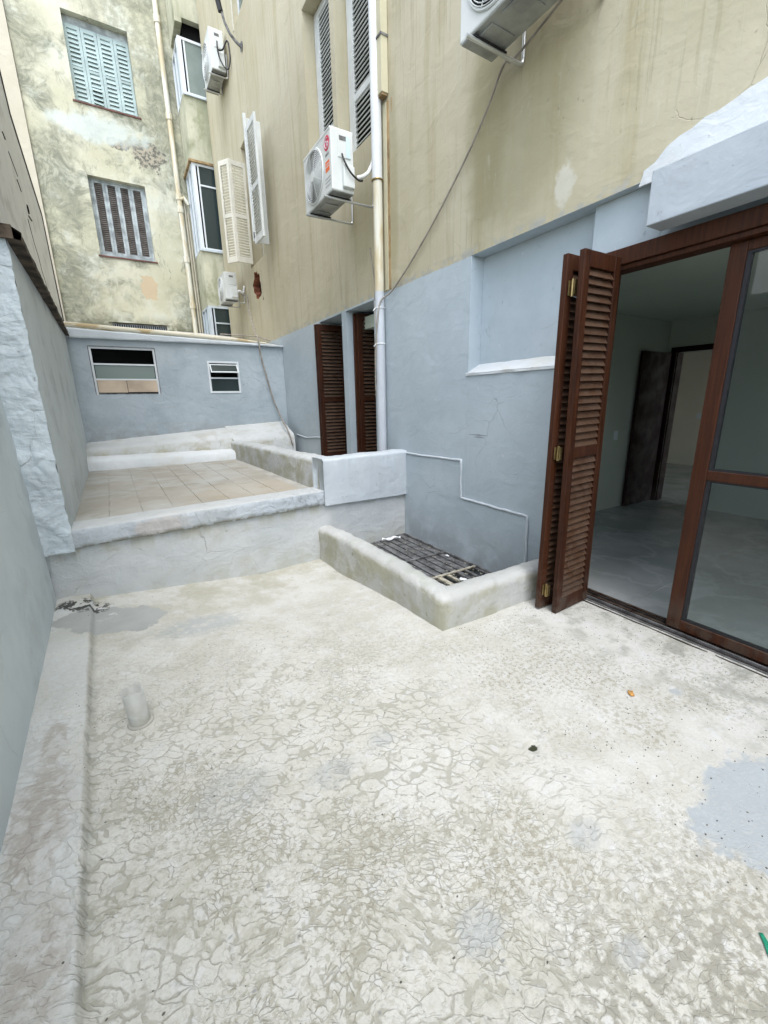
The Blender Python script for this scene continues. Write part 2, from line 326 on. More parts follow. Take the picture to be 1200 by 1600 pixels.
M['slat'] = wood_mat('weathered varnished slat', (.034, .015, .008), (.068, .034, .018), .55)
M['woodin'] = wood_mat('dark polished wood', (.010, .004, .003), (.020, .007, .004), .5)
M['bluewood'] = plain('faded mint green paint', (.36, .45, .445), .7, 0, .14, 3, .003)
M['greywood'] = plain('bleached peeling timber', (.33, .37, .38), .85, 0, .35, 5, .004)
M['shutterwhite'] = plain('off white shutter paint', (.58, .60, .575), .55, 0, .07, 4, .002)
M['shuttercream'] = plain('cream shutter paint', (.60, .58, .49), .6, 0, .08, 4, .002)
M['pvc'] = plain('white pvc', (.64, .66, .66), .35, 0, .06, 3, 0)
def oldpvc():
    s = N('stained cream pvc', .45, .4); x, y, z = s.xyz()
    c = s.mix(s.rng(s.noise(3, 5, .6, s.scale(s.pos, (4, 4, .5))), .42, .62), (.62, .61, .52), (.50, .43, .28)); s.col(c); return s.m
M['oldpvc'] = oldpvc()
M['greypipe'] = plain('grey painted pipe', (.47, .50, .53), .5, 0, .06, 3, .001)
M['beigepipe'] = plain('beige painted downpipe', (.50, .47, .33), .6, 0, .12, 2, .001)
M['redsill'] = plain('dark red worn sill', (.13, .065, .055), .8, 0, .3, 6, .003)
M['brownstain'] = plain('rust stained mortar line', (.30, .21, .11), .9, 0, .4, 6, .004)
M['acwhite'] = plain('off white enamel', (.62, .645, .625), .4, 0, .04, 3, 0)
M['acgrey'] = plain('grey plastic grille', (.42, .44, .45), .45, 0, .05, 3, 0)
M['acunder'] = plain('galvanised pressed sheet', (.34, .35, .34), .38, .6, .25, 5, .003)
M['chrome'] = plain('bright galvanised bar', (.62, .64, .64), .28, .75, .1, 5, 0)
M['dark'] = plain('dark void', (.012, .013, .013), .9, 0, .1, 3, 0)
M['black'] = plain('black rubber', (.02, .02, .022), .5, 0, .1, 8, 0)
M['cable'] = plain('dusty grey cable', (.27, .245, .21), .6, 0, .2, 8, 0)
M['brass'] = plain('worn brass', (.36, .27, .12), .35, .9, .3, 20, .001)
M['red'] = plain('red print', (.60, .055, .10), .5, 0, .05, 3, 0)
M['orange'] = plain('orange print', (.75, .15, .04), .5, 0, .05, 3, 0)
M['label'] = plain('pale label film', (.55, .68, .72), .4, 0, .06, 3, 0)
M['alu'] = plain('white aluminium frame', (.62, .66, .68), .35, 0, .05, 3, 0)
M['alugrey'] = plain('grey aluminium frame', (.50, .56, .60), .4, .2, .08, 3, 0)
M['darkrail'] = plain('dark grimy rail', (.045, .038, .034), .5, .2, .4, 14, .002)
M['steel'] = plain('dirty dark steel', (.16, .16, .158), .55, .3, .5, 14, .002)
M['zinc'] = plain('corroded pale steel', (.42, .39, .31), .6, .2, .45, 25, .003)
M['card'] = plain('sun bleached cardboard', (.46, .375, .285), .85, 0, .2, 2, .004)
M['brick'] = plain('hollow clay brick', (.16, .055, .03), .9, 0, .35, 12, .008)
M['wallin'] = plain('interior white emulsion', (.43, .47, .40), .8, 0, .03, 1, .001)
M['ceilin'] = plain('interior ceiling paint', (.54, .60, .51), .85, 0, .03, 1, 0)
M['wallin2'] = plain('interior warm emulsion', (.62, .58, .50), .8, 0, .03, 1, .001)
def marble_mat():
    s = N('grey marbled porcelain', .25, .5)
    v = s.math('ABSOLUTE', s.math('SUBTRACT', s.noise(1.3, 5, .6, s.warp(s.pos, 1.2, .6)), .5))
    c = s.mix(s.rng(s.noise(1.1, 4), .35, .65), (.24, .26, .255), (.33, .345, .34))
    c = s.mix(s.math('MULTIPLY', s.rng(v, .0, .05, 1, 0), .22), c, (.50, .52, .51)); s.col(c); return s.m
M['tilein'] = marble_mat()
M['litter'] = plain('torn white plastic', (.75, .76, .76), .5, 0, .1, 9, 0)
M['leaf'] = plain('dry ochre leaf', (.45, .24, .07), .7, 0, .3, 30, 0)
M['greenp'] = plain('green plastic', (.02, .22, .13), .4, 0, .1, 9, 0)
M['grit'] = plain('dark grit', (.12, .115, .10), .9, 0, .5, 40, 0)
M['insul'] = plain('white pipe insulation', (.66, .67, .65), .6, 0, .1, 9, .003)
M['curtain'] = plain('drawn grey green curtain', (.20, .24, .22), .8, 0, .12, 2, .003)
def glass(name, tint, rough=.08, alpha=.55):
    s = N(name, rough, .6); s.col(tint); s.b.inputs['Metallic'].default_value = 0
    s.b.inputs['Transmission Weight'].default_value = alpha; s.b.inputs['IOR'].default_value = 1.45
    return s.m
def pane_glass(name, tint=(.9, .93, .92)):
    m = bpy.data.materials.new(name); m.use_nodes = True; t = m.node_tree; t.nodes.clear()
    o = t.nodes.new('ShaderNodeOutputMaterial'); mx = t.nodes.new('ShaderNodeMixShader'); tr = t.nodes.new('ShaderNodeBsdfTransparent'); gl = t.nodes.new('ShaderNodeBsdfGlossy')
    tr.inputs[0].default_value = (*tint, 1); gl.inputs['Roughness'].default_value = .02
    lw = t.nodes.new('ShaderNodeLayerWeight'); lw.inputs[0].default_value = .5
    pw = t.nodes.new('ShaderNodeMath'); pw.operation = 'POWER'; pw.inputs[1].default_value = 5; t.links.new(lw.outputs['Facing'], pw.inputs[0])
    ma = t.nodes.new('ShaderNodeMath'); ma.operation = 'MULTIPLY_ADD'; ma.inputs[1].default_value = .9; ma.inputs[2].default_value = .04; t.links.new(pw.outputs[0], ma.inputs[0])
    t.links.new(ma.outputs[0], mx.inputs[0]); t.links.new(tr.outputs[0], mx.inputs[1]); t.links.new(gl.outputs[0], mx.inputs[2]); t.links.new(mx.outputs[0], o.inputs[0]); return m
M['pane'] = pane_glass('clear window glass')
M['panegreen'] = glass('dusty green glass', (.12, .17, .15), .25, .1)
M['panedark'] = glass('dark dusty glass', (.03, .045, .045), .12, .1)
M['panesky'] = glass('pale frosted glass', (.30, .36, .38), .2, .1)

# ---------------------------------------------------------------- geometry helper
def tag(o, label=None, cat=None, group=None, kind=None):
    if label: o['label'] = label
    if cat: o['category'] = cat
    if group: o['group'] = group
    if kind: o['kind'] = kind
    return o
def empty(name, loc, label, cat, group=None):
    o = bpy.data.objects.new(name, None); col.objects.link(o); o.location = loc; o.empty_display_size = .1
    return tag(o, label, cat, group)
def wloc(o):
    v = Vector((0, 0, 0))
    while o is not None: v += o.location; o = o.parent
    return v
class MB:
    def __init__(s): s.v = []; s.f = []; s.mi = []; s.m = 0
    def add(s, vs, fs, T=None):
        b = len(s.v)
        s.v += [tuple(T @ Vector(v)) if T else tuple(v) for v in vs]
        s.f += [tuple(b+i for i in f) for f in fs]; s.mi += [s.m]*len(fs); return s
    def box(s, x0, y0, z0, x1, y1, z1, T=None):
        x0, x1 = sorted((x0, x1)); y0, y1 = sorted((y0, y1)); z0, z1 = sorted((z0, z1))
        return s.add([(x0,y0,z0),(x1,y0,z0),(x1,y1,z0),(x0,y1,z0),(x0,y0,z1),(x1,y0,z1),(x1,y1,z1),(x0,y1,z1)],
                     [(0,3,2,1),(4,5,6,7),(0,1,5,4),(1,2,6,5),(2,3,7,6),(3,0,4,7)], T)
    def hexa(s, p): # 8 points: bottom ring, top ring (counter-clockwise from above)
        return s.add(p, [(0,3,2,1),(4,5,6,7),(0,1,5,4),(1,2,6,5),(2,3,7,6),(3,0,4,7)])
    def prism(s, poly, axis, a, b):
        n = len(poly)
        def P(u, v, w): return {'X': (w, u, v), 'Y': (u, w, v), 'Z': (u, v, w)}[axis]
        vs = [P(u, v, a) for u, v in poly]+[P(u, v, b) for u, v in poly]
        fs = [tuple(range(n))[::-1], tuple(range(n, 2*n))]+[(i, (i+1) % n, n+(i+1) % n, n+i) for i in range(n)]
        return s.add(vs, fs)
    def tube(s, pts, r, n=10, cap=True):
        pts = [Vector(p) for p in pts]; rs = r if isinstance(r, (list, tuple)) else [r]*len(pts)
        vs = []; fs = []; up = None
        for i, p in enumerate(pts):
            d = (pts[min(i+1, len(pts)-1)]-pts[max(i-1, 0)]).normalized()
            if up is None: up = Vector((0, 0, 1)) if abs(d.z) < .9 else Vector((1, 0, 0))
            a = d.cross(up).normalized(); b = a.cross(d).normalized(); up = b
            vs += [tuple(p+a*cos(t)*rs[i]+b*sin(t)*rs[i]) for t in [2*pi*k/n for k in range(n)]]
        for i in range(len(pts)-1):
            for k in range(n): fs.append((i*n+k, i*n+(k+1) % n, (i+1)*n+(k+1) % n, (i+1)*n+k))
        s.add(vs, fs)
        if cap: s.add(vs[:n], [tuple(range(n))[::-1]]); s.add(vs[-n:], [tuple(range(n))])
        return s
    def torus(s, c, axis, R, r, n=36, m=5):
        c = Vector(c); ax = {'X': (Vector((0,1,0)), Vector((0,0,1)), Vector((1,0,0))), 'Z': (Vector((1,0,0)), Vector((0,1,0)), Vector((0,0,1))), 'Y': (Vector((1,0,0)), Vector((0,0,1)), Vector((0,-1,0)))}[axis]
        vs = []; fs = []
        for i in range(n):
            d = ax[0]*cos(2*pi*i/n)+ax[1]*sin(2*pi*i/n)
            for k in range(m):
                t = 2*pi*k/m; vs.append(tuple(c+d*(R+r*cos(t))+ax[2]*r*sin(t)))
        for i in range(n):
            for k in range(m): fs.append((i*m+k, ((i+1) % n)*m+k, ((i+1) % n)*m+(k+1) % m, i*m+(k+1) % m))
        return s.add(vs, fs)
    def grid(s, fn, nu, nv, flip=False):
        vs = [fn(i/nu, j/nv) for j in range(nv+1) for i in range(nu+1)]
        fs = []
        for j in range(nv):
            for i in range(nu):
                a = j*(nu+1)+i; q = (a, a+1, a+nu+2, a+nu+1); fs.append(q[::-1] if flip else q)
        return s.add(vs, fs)
    def build(s, name, mat, parent=None, local=False, smooth=False, bevel=0, label=None, loc=None):
        me = bpy.data.meshes.new(name)
        off = Vector((0, 0, 0)) if (parent is None or local) else wloc(parent)
        if loc is not None and parent is None: off = Vector(loc)
        me.from_pydata([(v[0]-off.x, v[1]-off.y, v[2]-off.z) for v in s.v], [], s.f)
        for m in (mat if isinstance(mat, list) else [mat]): me.materials.append(M[m])
        if isinstance(mat, list): me.polygons.foreach_set('material_index', s.mi)
        if smooth: me.polygons.foreach_set('use_smooth', [True]*len(me.polygons))
        me.validate(); me.update()
        o = bpy.data.objects.new(name, me); col.objects.link(o)
        if parent is not None: o.parent = parent
        elif loc is not None: o.location = loc
        if bevel:
            b = o.modifiers.new('bevel', 'BEVEL'); b.width = bevel; b.segments = 2; b.limit_method = 'ANGLE'
        if label: o['label'] = label
        return o
def inst(src, name, parent, loc, rot=None):
    o = bpy.data.objects.new(name, src.data); col.objects.link(o); o.parent = parent; o.location = loc
    if rot is not None: o.rotation_euler = rot
    return o
def fbm(x, y, z, sc, oct=4):
    return mn.fractal(Vector((x, y, z))*sc, 1.0, 2.0, oct)
def holed(mb, axis, c0, c1, u0, u1, v0, v1, holes):
    """slab between c0 (visible face) and c1 along axis, with rectangular holes (u0,u1,v0,v1) and proper reveals"""
    us = sorted({u0, u1, *[h[0] for h in holes], *[h[1] for h in holes]}); vs = sorted({v0, v1, *[h[2] for h in holes], *[h[3] for h in holes]})
    us = [u for u in us if u0 <= u <= u1]; vs = [v for v in vs if v0 <= v <= v1]
    def solid(i, j):
        if i < 0 or j < 0 or i >= len(us)-1 or j >= len(vs)-1: return False
        a = (us[i]+us[i+1])/2; b = (vs[j]+vs[j+1])/2
        return not any(h[0] < a < h[1] and h[2] < b < h[3] for h in holes)
    P = (lambda c, u, v: (c, u, v)) if axis == 'X' else (lambda c, u, v: (u, c, v))
    for i in range(len(us)-1):
        for j in range(len(vs)-1):
            if not solid(i, j): continue
            a, b, c, d = us[i], us[i+1], vs[j], vs[j+1]
            for C in (c0, c1): mb.add([P(C, a, c), P(C, b, c), P(C, b, d), P(C, a, d)], [(0, 1, 2, 3)])
            for (ii, jj, e) in ((i-1, j, ((a, c), (a, d))), (i+1, j, ((b, c), (b, d))), (i, j-1, ((a, c), (b, c))), (i, j+1, ((a, d), (b, d)))):
                if not solid(ii, jj):
                    (p, q), (r, t) = e
                    mb.add([P(c0, p, q), P(c0, r, t), P(c1, r, t), P(c1, p, q)], [(0, 1, 2, 3)])
    return mb

# ---------------------------------------------------------------- ground and courtyard floor (setting)
def floor_h(x, y):
    g = -.285-.0403*y                              # line where the ledge along the left wall begins
    t = max(0, min(1, (y-2.0)/2.1)); sx = max(0, min(1, (x+.6)/1.6))
    z = -.17*t*t*(3-2*t)*sx + .02*t*(1-sx)
    led = max(0, min(1, (g-x+.012*fbm(x*.3, y, 5, 3))/.022+.5)); z += .042*led*led*(3-2*led)
    z -= .004*math.exp(-((x-g-.03)/.025)**2)
    z += .007*fbm(x, y, 0, 1.3) + .003*fbm(x, y, 3, 6)
    z -= .03*math.exp(-(((x-1.385)/.03)**2+((y-1.012)/.02)**2))
    return z
mb = MB(); mb.grid(lambda u, v: (lambda x, y: (x, y, floor_h(x, y)))(-.85+3.78*(u*u*.35+u*.65), -7+11.45*(1-(1-v)**1.5)), 300, 460)
mb.f = [f for f in mb.f if not all(mb.v[i][0] > 1.72 and mb.v[i][1] > 2.06 for i in f)]; mb.mi = mb.mi[:len(mb.f)]
fl = mb.build('courtyard_floor', 'floor', smooth=True); tag(fl, kind='structure')
g = MB(); g.grid(lambda u, v: (-60+120*u, -60+120*v, -1.6), 2, 2)
tag(g.build('ground', 'grout'), kind='structure')

# ---------------------------------------------------------------- left boundary walls
wx = lambda y: -.662-.0*y + (3.95-y)*.030          # foot of the near wall
mb = MB()
mb.grid(lambda u, v: (wx(-7+10.96*u)-.022*v*3+.006*fbm(u*8, v*3, 0, 1), -7+10.96*u, -.2+2.9*v), 60, 24)
mb.hexa([(-1.2,-7,-.2),(-.80,-7,-.2),(-.80,3.96,-.2),(-1.2,3.96,-.2),(-1.2,-7,2.7),(-.80,-7,2.7),(-.80,3.96,2.7),(-1.2,3.96,2.7)])
mb.add([(wx(-7)-.066,-7,2.7),(wx(3.96)-.066,3.96,2.7),(-.8,3.96,2.7),(-.8,-7,2.7)], [(0,1,2,3)])
mb.add([(wx(-7),-7,-.2),(wx(-7)-.066,-7,2.7),(-.8,-7,2.7),(-.8,-7,-.2)], [(0,1,2,3)])
o = mb.build('boundary_wall', 'nearwall', smooth=False, loc=(-.7, 0, 0)); tag(o, 'smooth grey blue boundary wall along the left side of the courtyard', 'wall')
tw = empty('terrace_wall', (-.7, 4, .46), 'taller grey wall beside the raised terrace with rough plastered end and dark coping', 'wall')
sx_ = lambda y: -.484-(y-3.95)*.022
sw = MB()
sw.grid(lambda u, v: (sx_(3.955+4.75*u)+.004*fbm(u*9, v*4, 2, 1), 3.955+4.75*u, .42+2.22*v), 90, 40)
sw.box(-1.2, 3.97, .3, -.66, 8.7, 2.64)
sw.build('side_face', 'sidewall', tw, smooth=True)
ef = MB()
def band(u, v):
    x = -.80+.316*u; z = .44+2.2*v
    e = min(1, (1-u)*8)
    d = .009*fbm(x, z, 1, 5, 5)+.014*max(0, mn.noise(Vector((x*11, z*7+x*6, 5))))**1.0 + .007*max(0, mn.noise(Vector((x*23, z*17, 9))))
    return (x+(.010*fbm(z, 3, 3, 7) if u > .98 else 0), 3.95-d*(.4+.6*e)*1.6, z)
ef.grid(band, 44, 260)
ef.build('plastered_end', 'rough', tw, smooth=True, label='pale blue rough trowelled end face')
cp = MB()
def cope(u, v):
    y = 3.90+4.75*u
    prof = [(-1.0, 2.645), (sx_(y)+.01, 2.622), (sx_(y)+.085-.035*u, 2.615), (sx_(y)+.088-.035*u, 2.66), (sx_(y)+.03, 2.70), (-1.0, 2.72)]
    k = int(round(v*5)); p = prof[k]
    return (p[0]+(.008*fbm(y, k*.3, 0, 4) if 0 < k < 5 else 0), y, p[1]+.005*fbm(y, k*.3, 4, 4))
cp.grid(cope, 120, 5); cp.box(-1.0, 3.90, 2.62, -.44, 3.93, 2.70)
cp.build('coping', 'coping', tw, smooth=False, bevel=0)
# neighbour's wall above
nw = empty('neighbour_wall', (-1.1, 5, 2.7), 'bare pinkish grey house wall rising above the dark coping at the left edge', 'wall')
mb = MB(); mb.prism([(2.5, 2.0), (13.05, 2.0), (13.0, 3.47), (12.82, 5.60), (11.5, 5.99), (10.5, 6.30), (10.2, 6.85), (9.0, 7.15), (2.5, 7.3)], 'X', -.87, -1.6)
mb.build('wall', 'neigh', nw)
mb = MB(); mb.prism([(13.05, 3.0), (13.075, 3.47), (12.86, 5.63), (11.5, 6.035), (10.5, 6.345), (10.25, 6.87), (10.18, 6.84), (10.46, 6.29), (11.48, 5.98), (12.79, 5.59), (12.98, 3.47), (12.97, 3.0)], 'X', -.855, -1.3)
mb.build('edge_flashing', 'black', nw, label='dark weathered edge strip')
mb = MB()
cr = [(-.868, 8.95, 5.05), (-.868, 9.35, 4.93), (-.868, 9.62, 4.70), (-.868, 9.9, 4.62), (-.868, 10.1, 4.35), (-.868, 10.35, 4.17), (-.868, 10.5, 3.95), (-.868, 10.8, 3.78), (-.868, 11.2, 3.5)]
cr2 = [Vector(p)+Vector((0, random.uniform(-.04, .04), random.uniform(-.05, .05))) for p in cr[3:]]
mb.tube(cr2, [.006]+[.004]*(len(cr2)-2)+[.002], 5)
mb.tube([(-.868, 8.9, 5.35), (-.868, 9.05, 5.33)], .011, 6); mb.tube([(-.868, 9.15, 5.22), (-.868, 9.7, 5.12)], .006, 5); mb.tube([(-.868, 9.5, 5.0), (-.868, 9.75, 4.93)], .008, 5)
mb.build('crack', 'dark', nw)
mb = MB(); mb.torus((-.87, 10.2, 4.83), 'X', .055, .018, 14, 6); mb.tube([(-.88, 10.2, 4.83), (-.862, 10.2, 4.83)], .03, 10); mb.tube([(-.866, 10.1, 4.70), (-.866, 10.45, 4.74)], .012, 5)
mb.build('pipe_hole', 'dark', nw)

# ---------------------------------------------------------------- raised terrace
ter = empty('raised_terrace', (.5, 6, -.1), 'raised terrace of worn clay pavers with a whitewashed riser and pale grey slab edge', 'terrace')
fy = lambda x: 3.96+.083*(x+.62)                   # front line of the slab edge
mb = MB()
mb.grid(lambda u, v: (lambda x, z: (x, fy(x)+.035+.006*fbm(x, z, 0, 3)+.010*max(0, mn.noise(Vector((x*5, z*9, 1))))*(1-v), z))(-.84+3.735*u, -.32+.80*v), 160, 36)
mb.add([(-.66, 4.03, -.32), (2.91, 4.33, -.32), (2.91, 8.6, -.32), (-.66, 8.6, -.32)], [(0, 1, 2, 3)])
mb.build('riser', 'riser', ter, smooth=True, label='whitewashed riser with damp stains')
def edge_slab(x0, x1, z0, z1, name, mat, n):
    mb = MB()
    def fn(u, v):
        x = x0+(x1-x0)*u; r = .010
        path = [(.06, z0), (.012, z0), (0, z0+.012), (0, z0+.3*(z1-z0)), (0, z0+.7*(z1-z0)), (0, z1-r), (.005, z1-.004), (r, z1), (.15, z1+.003), (.27, z1+.003)]
        k = int(round(v*9)); dy, z = path[k]
        return (x, fy(x)+dy-.008*fbm(x, z, 2, 4)-.003*fbm(x, z, 2, 14)+.006*max(0, mn.noise(Vector((x*15, z*20, 3)))-.25), z+.006*fbm(x, k*.3, 7, 5)*(1 if k < 8 else .3))
    mb.grid(fn, n, 9); return mb.build(name, mat, ter, smooth=True)
edge_slab(-.66, 1.745, .452, .612, 'slab_edge', 'slabedge', 240)
mb = MB(); mb.add([(-.62, 4.06, .593), (1.8, 4.26, .593), (1.8, 7.9, .593), (-.62, 7.9, .593)], [(0, 1, 2, 3)]); mb.box(-.62, 4.27, .40, 1.75, 7.9, .58)
mb.build('mortar_bed', 'grout', ter)
ty0 = 4.32; TW = .262
tmesh = None
for j in range(14):
    for i in range(9):
        x0 = -.50+i*TW-(j*TW)*.022; y0 = ty0+j*.25
        if y0+.25 > 7.72 or x0+TW > 1.74-(y0-4.2)*.035: continue
        if tmesh is None:
            t = MB(); a, b, g_ = TW-.004, .25-.004, .004
            t.add([(0,0,-.02),(a,0,-.02),(a,b,-.02),(0,b,-.02),(0,0,0),(a,0,0),(a,b,0),(0,b,0),(g_,g_,.0025),(a-g_,g_,.0025),(a-g_,b-g_,.0025),(g_,b-g_,.0025)],
                  [(0,1,5,4),(1,2,6,5),(2,3,7,6),(3,0,4,7),(4,5,9,8),(5,6,10,9),(6,7,11,10),(7,4,8,11),(8,9,10,11)])
            tmesh = t.build('tile', 'tile', ter, local=True); o = tmesh
        else: o = inst(tmesh, 'tile', ter, (0, 0, 0))
        o.location = Vector((x0, y0, .598+random.uniform(-.0015, .002)))-wloc(ter)
        o.rotation_euler = (random.uniform(-.004, .004), random.uniform(-.004, .004), random.uniform(-.006, .006))
# mortar strips at the foot of the shed
def strip(name, mat, x0, x1, prof0, prof1, n=90, amp=.006):
    mb = MB(); m = len(prof0)-1
    def fn(u, v):
        k = int(round(v*m)); a = prof0[k]; b = prof1[k]
        return (x0+(x1-x0)*u, a[0]+(b[0]-a[0])*u+amp*fbm(u*12, k, 0, 1), a[1]+(b[1]-a[1])*u+amp*fbm(u*14, k, 5, 1))
    mb.grid(fn, n, m)
    for (xx, pr) in ((x0, prof0), (x1, prof1)):
        mb.add([(xx, p[0], p[1]) for p in pr]+[(xx, pr[-1][0], pr[0][1])], [tuple(range(m+2))])
    return mb.build(name, mat, ter, smooth=True)
strip('lower_mortar_strip', 'white', -.60, 1.72, [(7.70, .58), (7.71, .72), (7.76, .775), (8.0, .79), (8.35, .79)], [(7.72, .58), (7.73, .69), (7.78, .735), (8.0, .75), (8.35, .75)])
strip('upper_mortar_strip', 'parapet', -.60, 1.66, [(8.0, .77), (8.02, .87), (8.10, .905), (8.62, .965)], [(8.0, .74), (8.02, .92), (8.10, 1.0), (8.62, 1.11)])
strip('mortar_ramp', 'parapet', 1.64, 2.78, [(7.86, .4), (7.88, .80), (7.93, .90), (8.3, 1.03), (8.63, 1.14)], [(7.90, .4), (7.92, .88), (7.97, .97), (8.3, 1.09), (8.63, 1.19)])
# parapet: L-shaped, rounded
def sweep(name, mat, parent, path, w, zb, zt, n=60, amp=.006, rr=.06, sm=True, seed=0, label=None):
    """wall following path (x,y) with rounded top; w half widths; zt(t) top height"""
    pts = []; path = [Vector(p) for p in path]
    seg = [(path[i+1]-path[i]).length for i in range(len(path)-1)]; tot = sum(seg)
    mb = MB()
    nrm = []
    for i in range(len(path)-1):
        d = (path[i+1]-path[i]).normalized(); nrm.append(Vector((d.y, -d.x)))
    stations = []
    for i in range(len(path)-1):
        k = max(2, int(n*seg[i]/tot))
        for j in range(k+(1 if i == len(path)-2 else 0)):
            t = j/k; p = path[i].lerp(path[i+1], t)
            nn = nrm[i]; mit = 1
            if t == 0 and i > 0:
                nn = (nrm[i]+nrm[i-1]).normalized(); mit = 1/max(.3, nn.dot(nrm[i]))
            stations.append((p, nn*mit, (sum(seg[:i])+t*seg[i])/tot))
    prof = []
    def profile(z0, z1):
        q = [(w, z0), (w, z0+(z1-rr-z0)*.33), (w, z0+(z1-rr-z0)*.66), (w, z1-rr)]
        for a in (20, 45, 70, 90): q.append((w-rr+rr*cos(radians(a)), z1-rr+rr*sin(radians(a))))
        q += [(0, z1+.004)]
        return q+[(-a, b) for a, b in q[::-1][1:]]
    m = None; vs = []
    for p, nn, t in stations:
        pr = profile(zb(t), zt(t)); m = len(pr)
        for k, (a, z) in enumerate(pr):
            q = p+nn*a; dd = amp*(.8*fbm(q.x+seed, q.y, z, 4)+.40*fbm(q.x, q.y+seed, z, 14)-.4*max(0, mn.noise(Vector((q.x*16, q.y*16, z*16+seed)))-.28)); s_ = 1 if a > 0 else -1
            vs.append((q.x+nn.x*dd*s_, q.y+nn.y*dd*s_, z+(dd if 3 < k < m-4 else 0)))
    fs = []
    for i in range(len(stations)-1):
        for k in range(m-1): fs.append((i*m+k, i*m+k+1, (i+1)*m+k+1, (i+1)*m+k))
    fs += [tuple(range(m)), tuple(range((len(stations)-1)*m, len(stations)*m))[::-1]]
    mb.add(vs, fs)
    return mb.build(name, mat, parent, smooth=sm, label=label)
sweep('parapet', 'parapet', ter, [(1.72, 8.0), (1.86, 4.26)], .125, lambda t: .40, lambda t: .895+.05*t, 200, .010, .055, seed=3, label='stained mortar parapet along the terrace side')
sweep('front_parapet', 'ltgrey', ter, [(1.735, fy(1.735)+.118), (2.93, fy(2.93)+.118)], .125, lambda t: .445-.035*t, lambda t: .955, 120, .008, .032, seed=8, label='pale grey front parapet block')
mb = MB(); mb.box(1.7, 4.3, .2, 3.0, 8.6, .35); mb.build('sunken_floor', 'grout', ter)

# ---------------------------------------------------------------- light-well kerb and grating
kerb = sweep('light_well_kerb', 'kerb', None, [(1.67+.09, fy(1.7)+.06), (1.755, 2.10), (2.93, 2.085)], .094, lambda t: -.25, lambda t: .255-.05*max(0, 1-t*2.6)**2, 260, .009, .065, seed=1)
tag(kerb, 'low rounded whitewashed kerb around the floor grating, in an L shape', 'kerb')
gr = empty('floor_grating', (2.4, 3.2, -.13), 'dark steel bar grating over the light well inside the low kerb', 'grating')
bar = None
ys0, ym, ys1 = 2.17, 2.98, 4.27
for i in range(11):
    x = 1.90+i*.098
    mb = MB(); w = .034
    mb.box(x, ym, -.145, x+.076, ys1, -.128); mb.build('slat', 'steel', gr, bevel=.003)
for i in range(9):
    x = 1.90+i*.118+random.uniform(-.01, .01)
    mb = MB(); mb.box(x, ys0, -.145, x+(.030 if i % 2 else .05), ym-.004, -.125+random.uniform(-.006, .004)); mb.build('bar', 'zinc' if i in (2, 4, 5) else 'steel', gr)
for y in (2.97, 3.47, 2.62):
    mb = MB(); mb.box(1.88, y-.014, -.124 if y > 2.7 else -.122, 2.898 if y != 3.47 else 2.898, y+.014, -.112); mb.build('cross_bar', 'zinc' if y < 3.2 else 'steel', gr)
mb = MB(); mb.box(1.85, 4.272, -.16, 2.898, 4.295, -.11); mb.box(2.868, 2.16, -.158, 2.896, 4.268, -.108); mb.build('edge_frame', 'steel', gr)
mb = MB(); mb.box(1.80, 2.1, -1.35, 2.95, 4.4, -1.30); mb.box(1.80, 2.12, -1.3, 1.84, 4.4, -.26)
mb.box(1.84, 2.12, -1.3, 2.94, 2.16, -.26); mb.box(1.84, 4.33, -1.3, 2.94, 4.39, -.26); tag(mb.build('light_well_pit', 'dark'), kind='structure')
def rag(name, c, sz, lab, seed, mat='litter', flat=.35):
    rnd = random.Random(seed); mb = MB()
    ax = rnd.uniform(0, pi)
    def fn(u, v):
        a = (u-.5)*sz[0]; b = (v-.5)*sz[1]*(1-.6*abs(u-.5)); h = sz[2]*(.5+.5*sin(u*9+seed)*cos(v*7+seed))
        return (c[0]+a*cos(ax)-b*sin(ax), c[1]+a*sin(ax)+b*cos(ax), c[2]+h)
    mb.grid(fn, 12, 6)
    o = mb.build(name, mat, smooth=True, loc=c); sdf = o.modifiers.new('thick', 'SOLIDIFY'); sdf.thickness = .002
    tag(o, lab, 'litter'); return o
rag('plastic_scrap', (2.60, 4.16, -.108), (.24, .07, .035), 'torn strip of white plastic on the far end of the grating', 2)
rag('paper_scrap', (2.52, 2.76, -.104), (.07, .06, .012), 'small white paper scrap on the near end of the grating', 5)
rag('foam_scrap', (2.80, 3.33, -.106), (.05, .03, .012), 'tiny pale scrap beside the crossbar of the grating, near the wall', 9)
mb = MB()
for i in range(420):
    x = random.uniform(1.95, 2.86); y = random.choice([random.uniform(2.2, 3.0), random.uniform(2.2, 4.2)]); z = -.126; r = random.uniform(.004, .011)
    mb.m = 0; mb.box(x, y, z, x+r, y+r*random.uniform(.6, 2), z+r*.4)
tag(mb.build('grating_debris', 'zinc'), kind='stuff')

# ---------------------------------------------------------------- main building
B = empty('main_building', (3.2, 5.5, 0), 'tall beige apartment house with grey painted ground floor and brown louvred doors', 'building')
XF = 2.9
holes_up = [(5.9, 6.74, 4.5, 6.71), (4.92, 5.78, 4.5, 6.71), (9.27, 10.3, 4.42, 6.65), (9.27, 10.0, 8.42, 10.6), (9.58, 10.30, 3.66, 4.34)]
mb = MB(); holed(mb, 'X', XF, 3.45, -7, 12.85, 2.80, 13.2, holes_up)
mb.build('upper_wall', 'facade', B)
holes_lo = [(5.9, 6.71, .35, 2.775), (4.97, 5.76, .35, 2.775)]
mb = MB(); holed(mb, 'X', XF, 3.45, 3.2, 12.85, -1.2, 2.80, holes_lo)
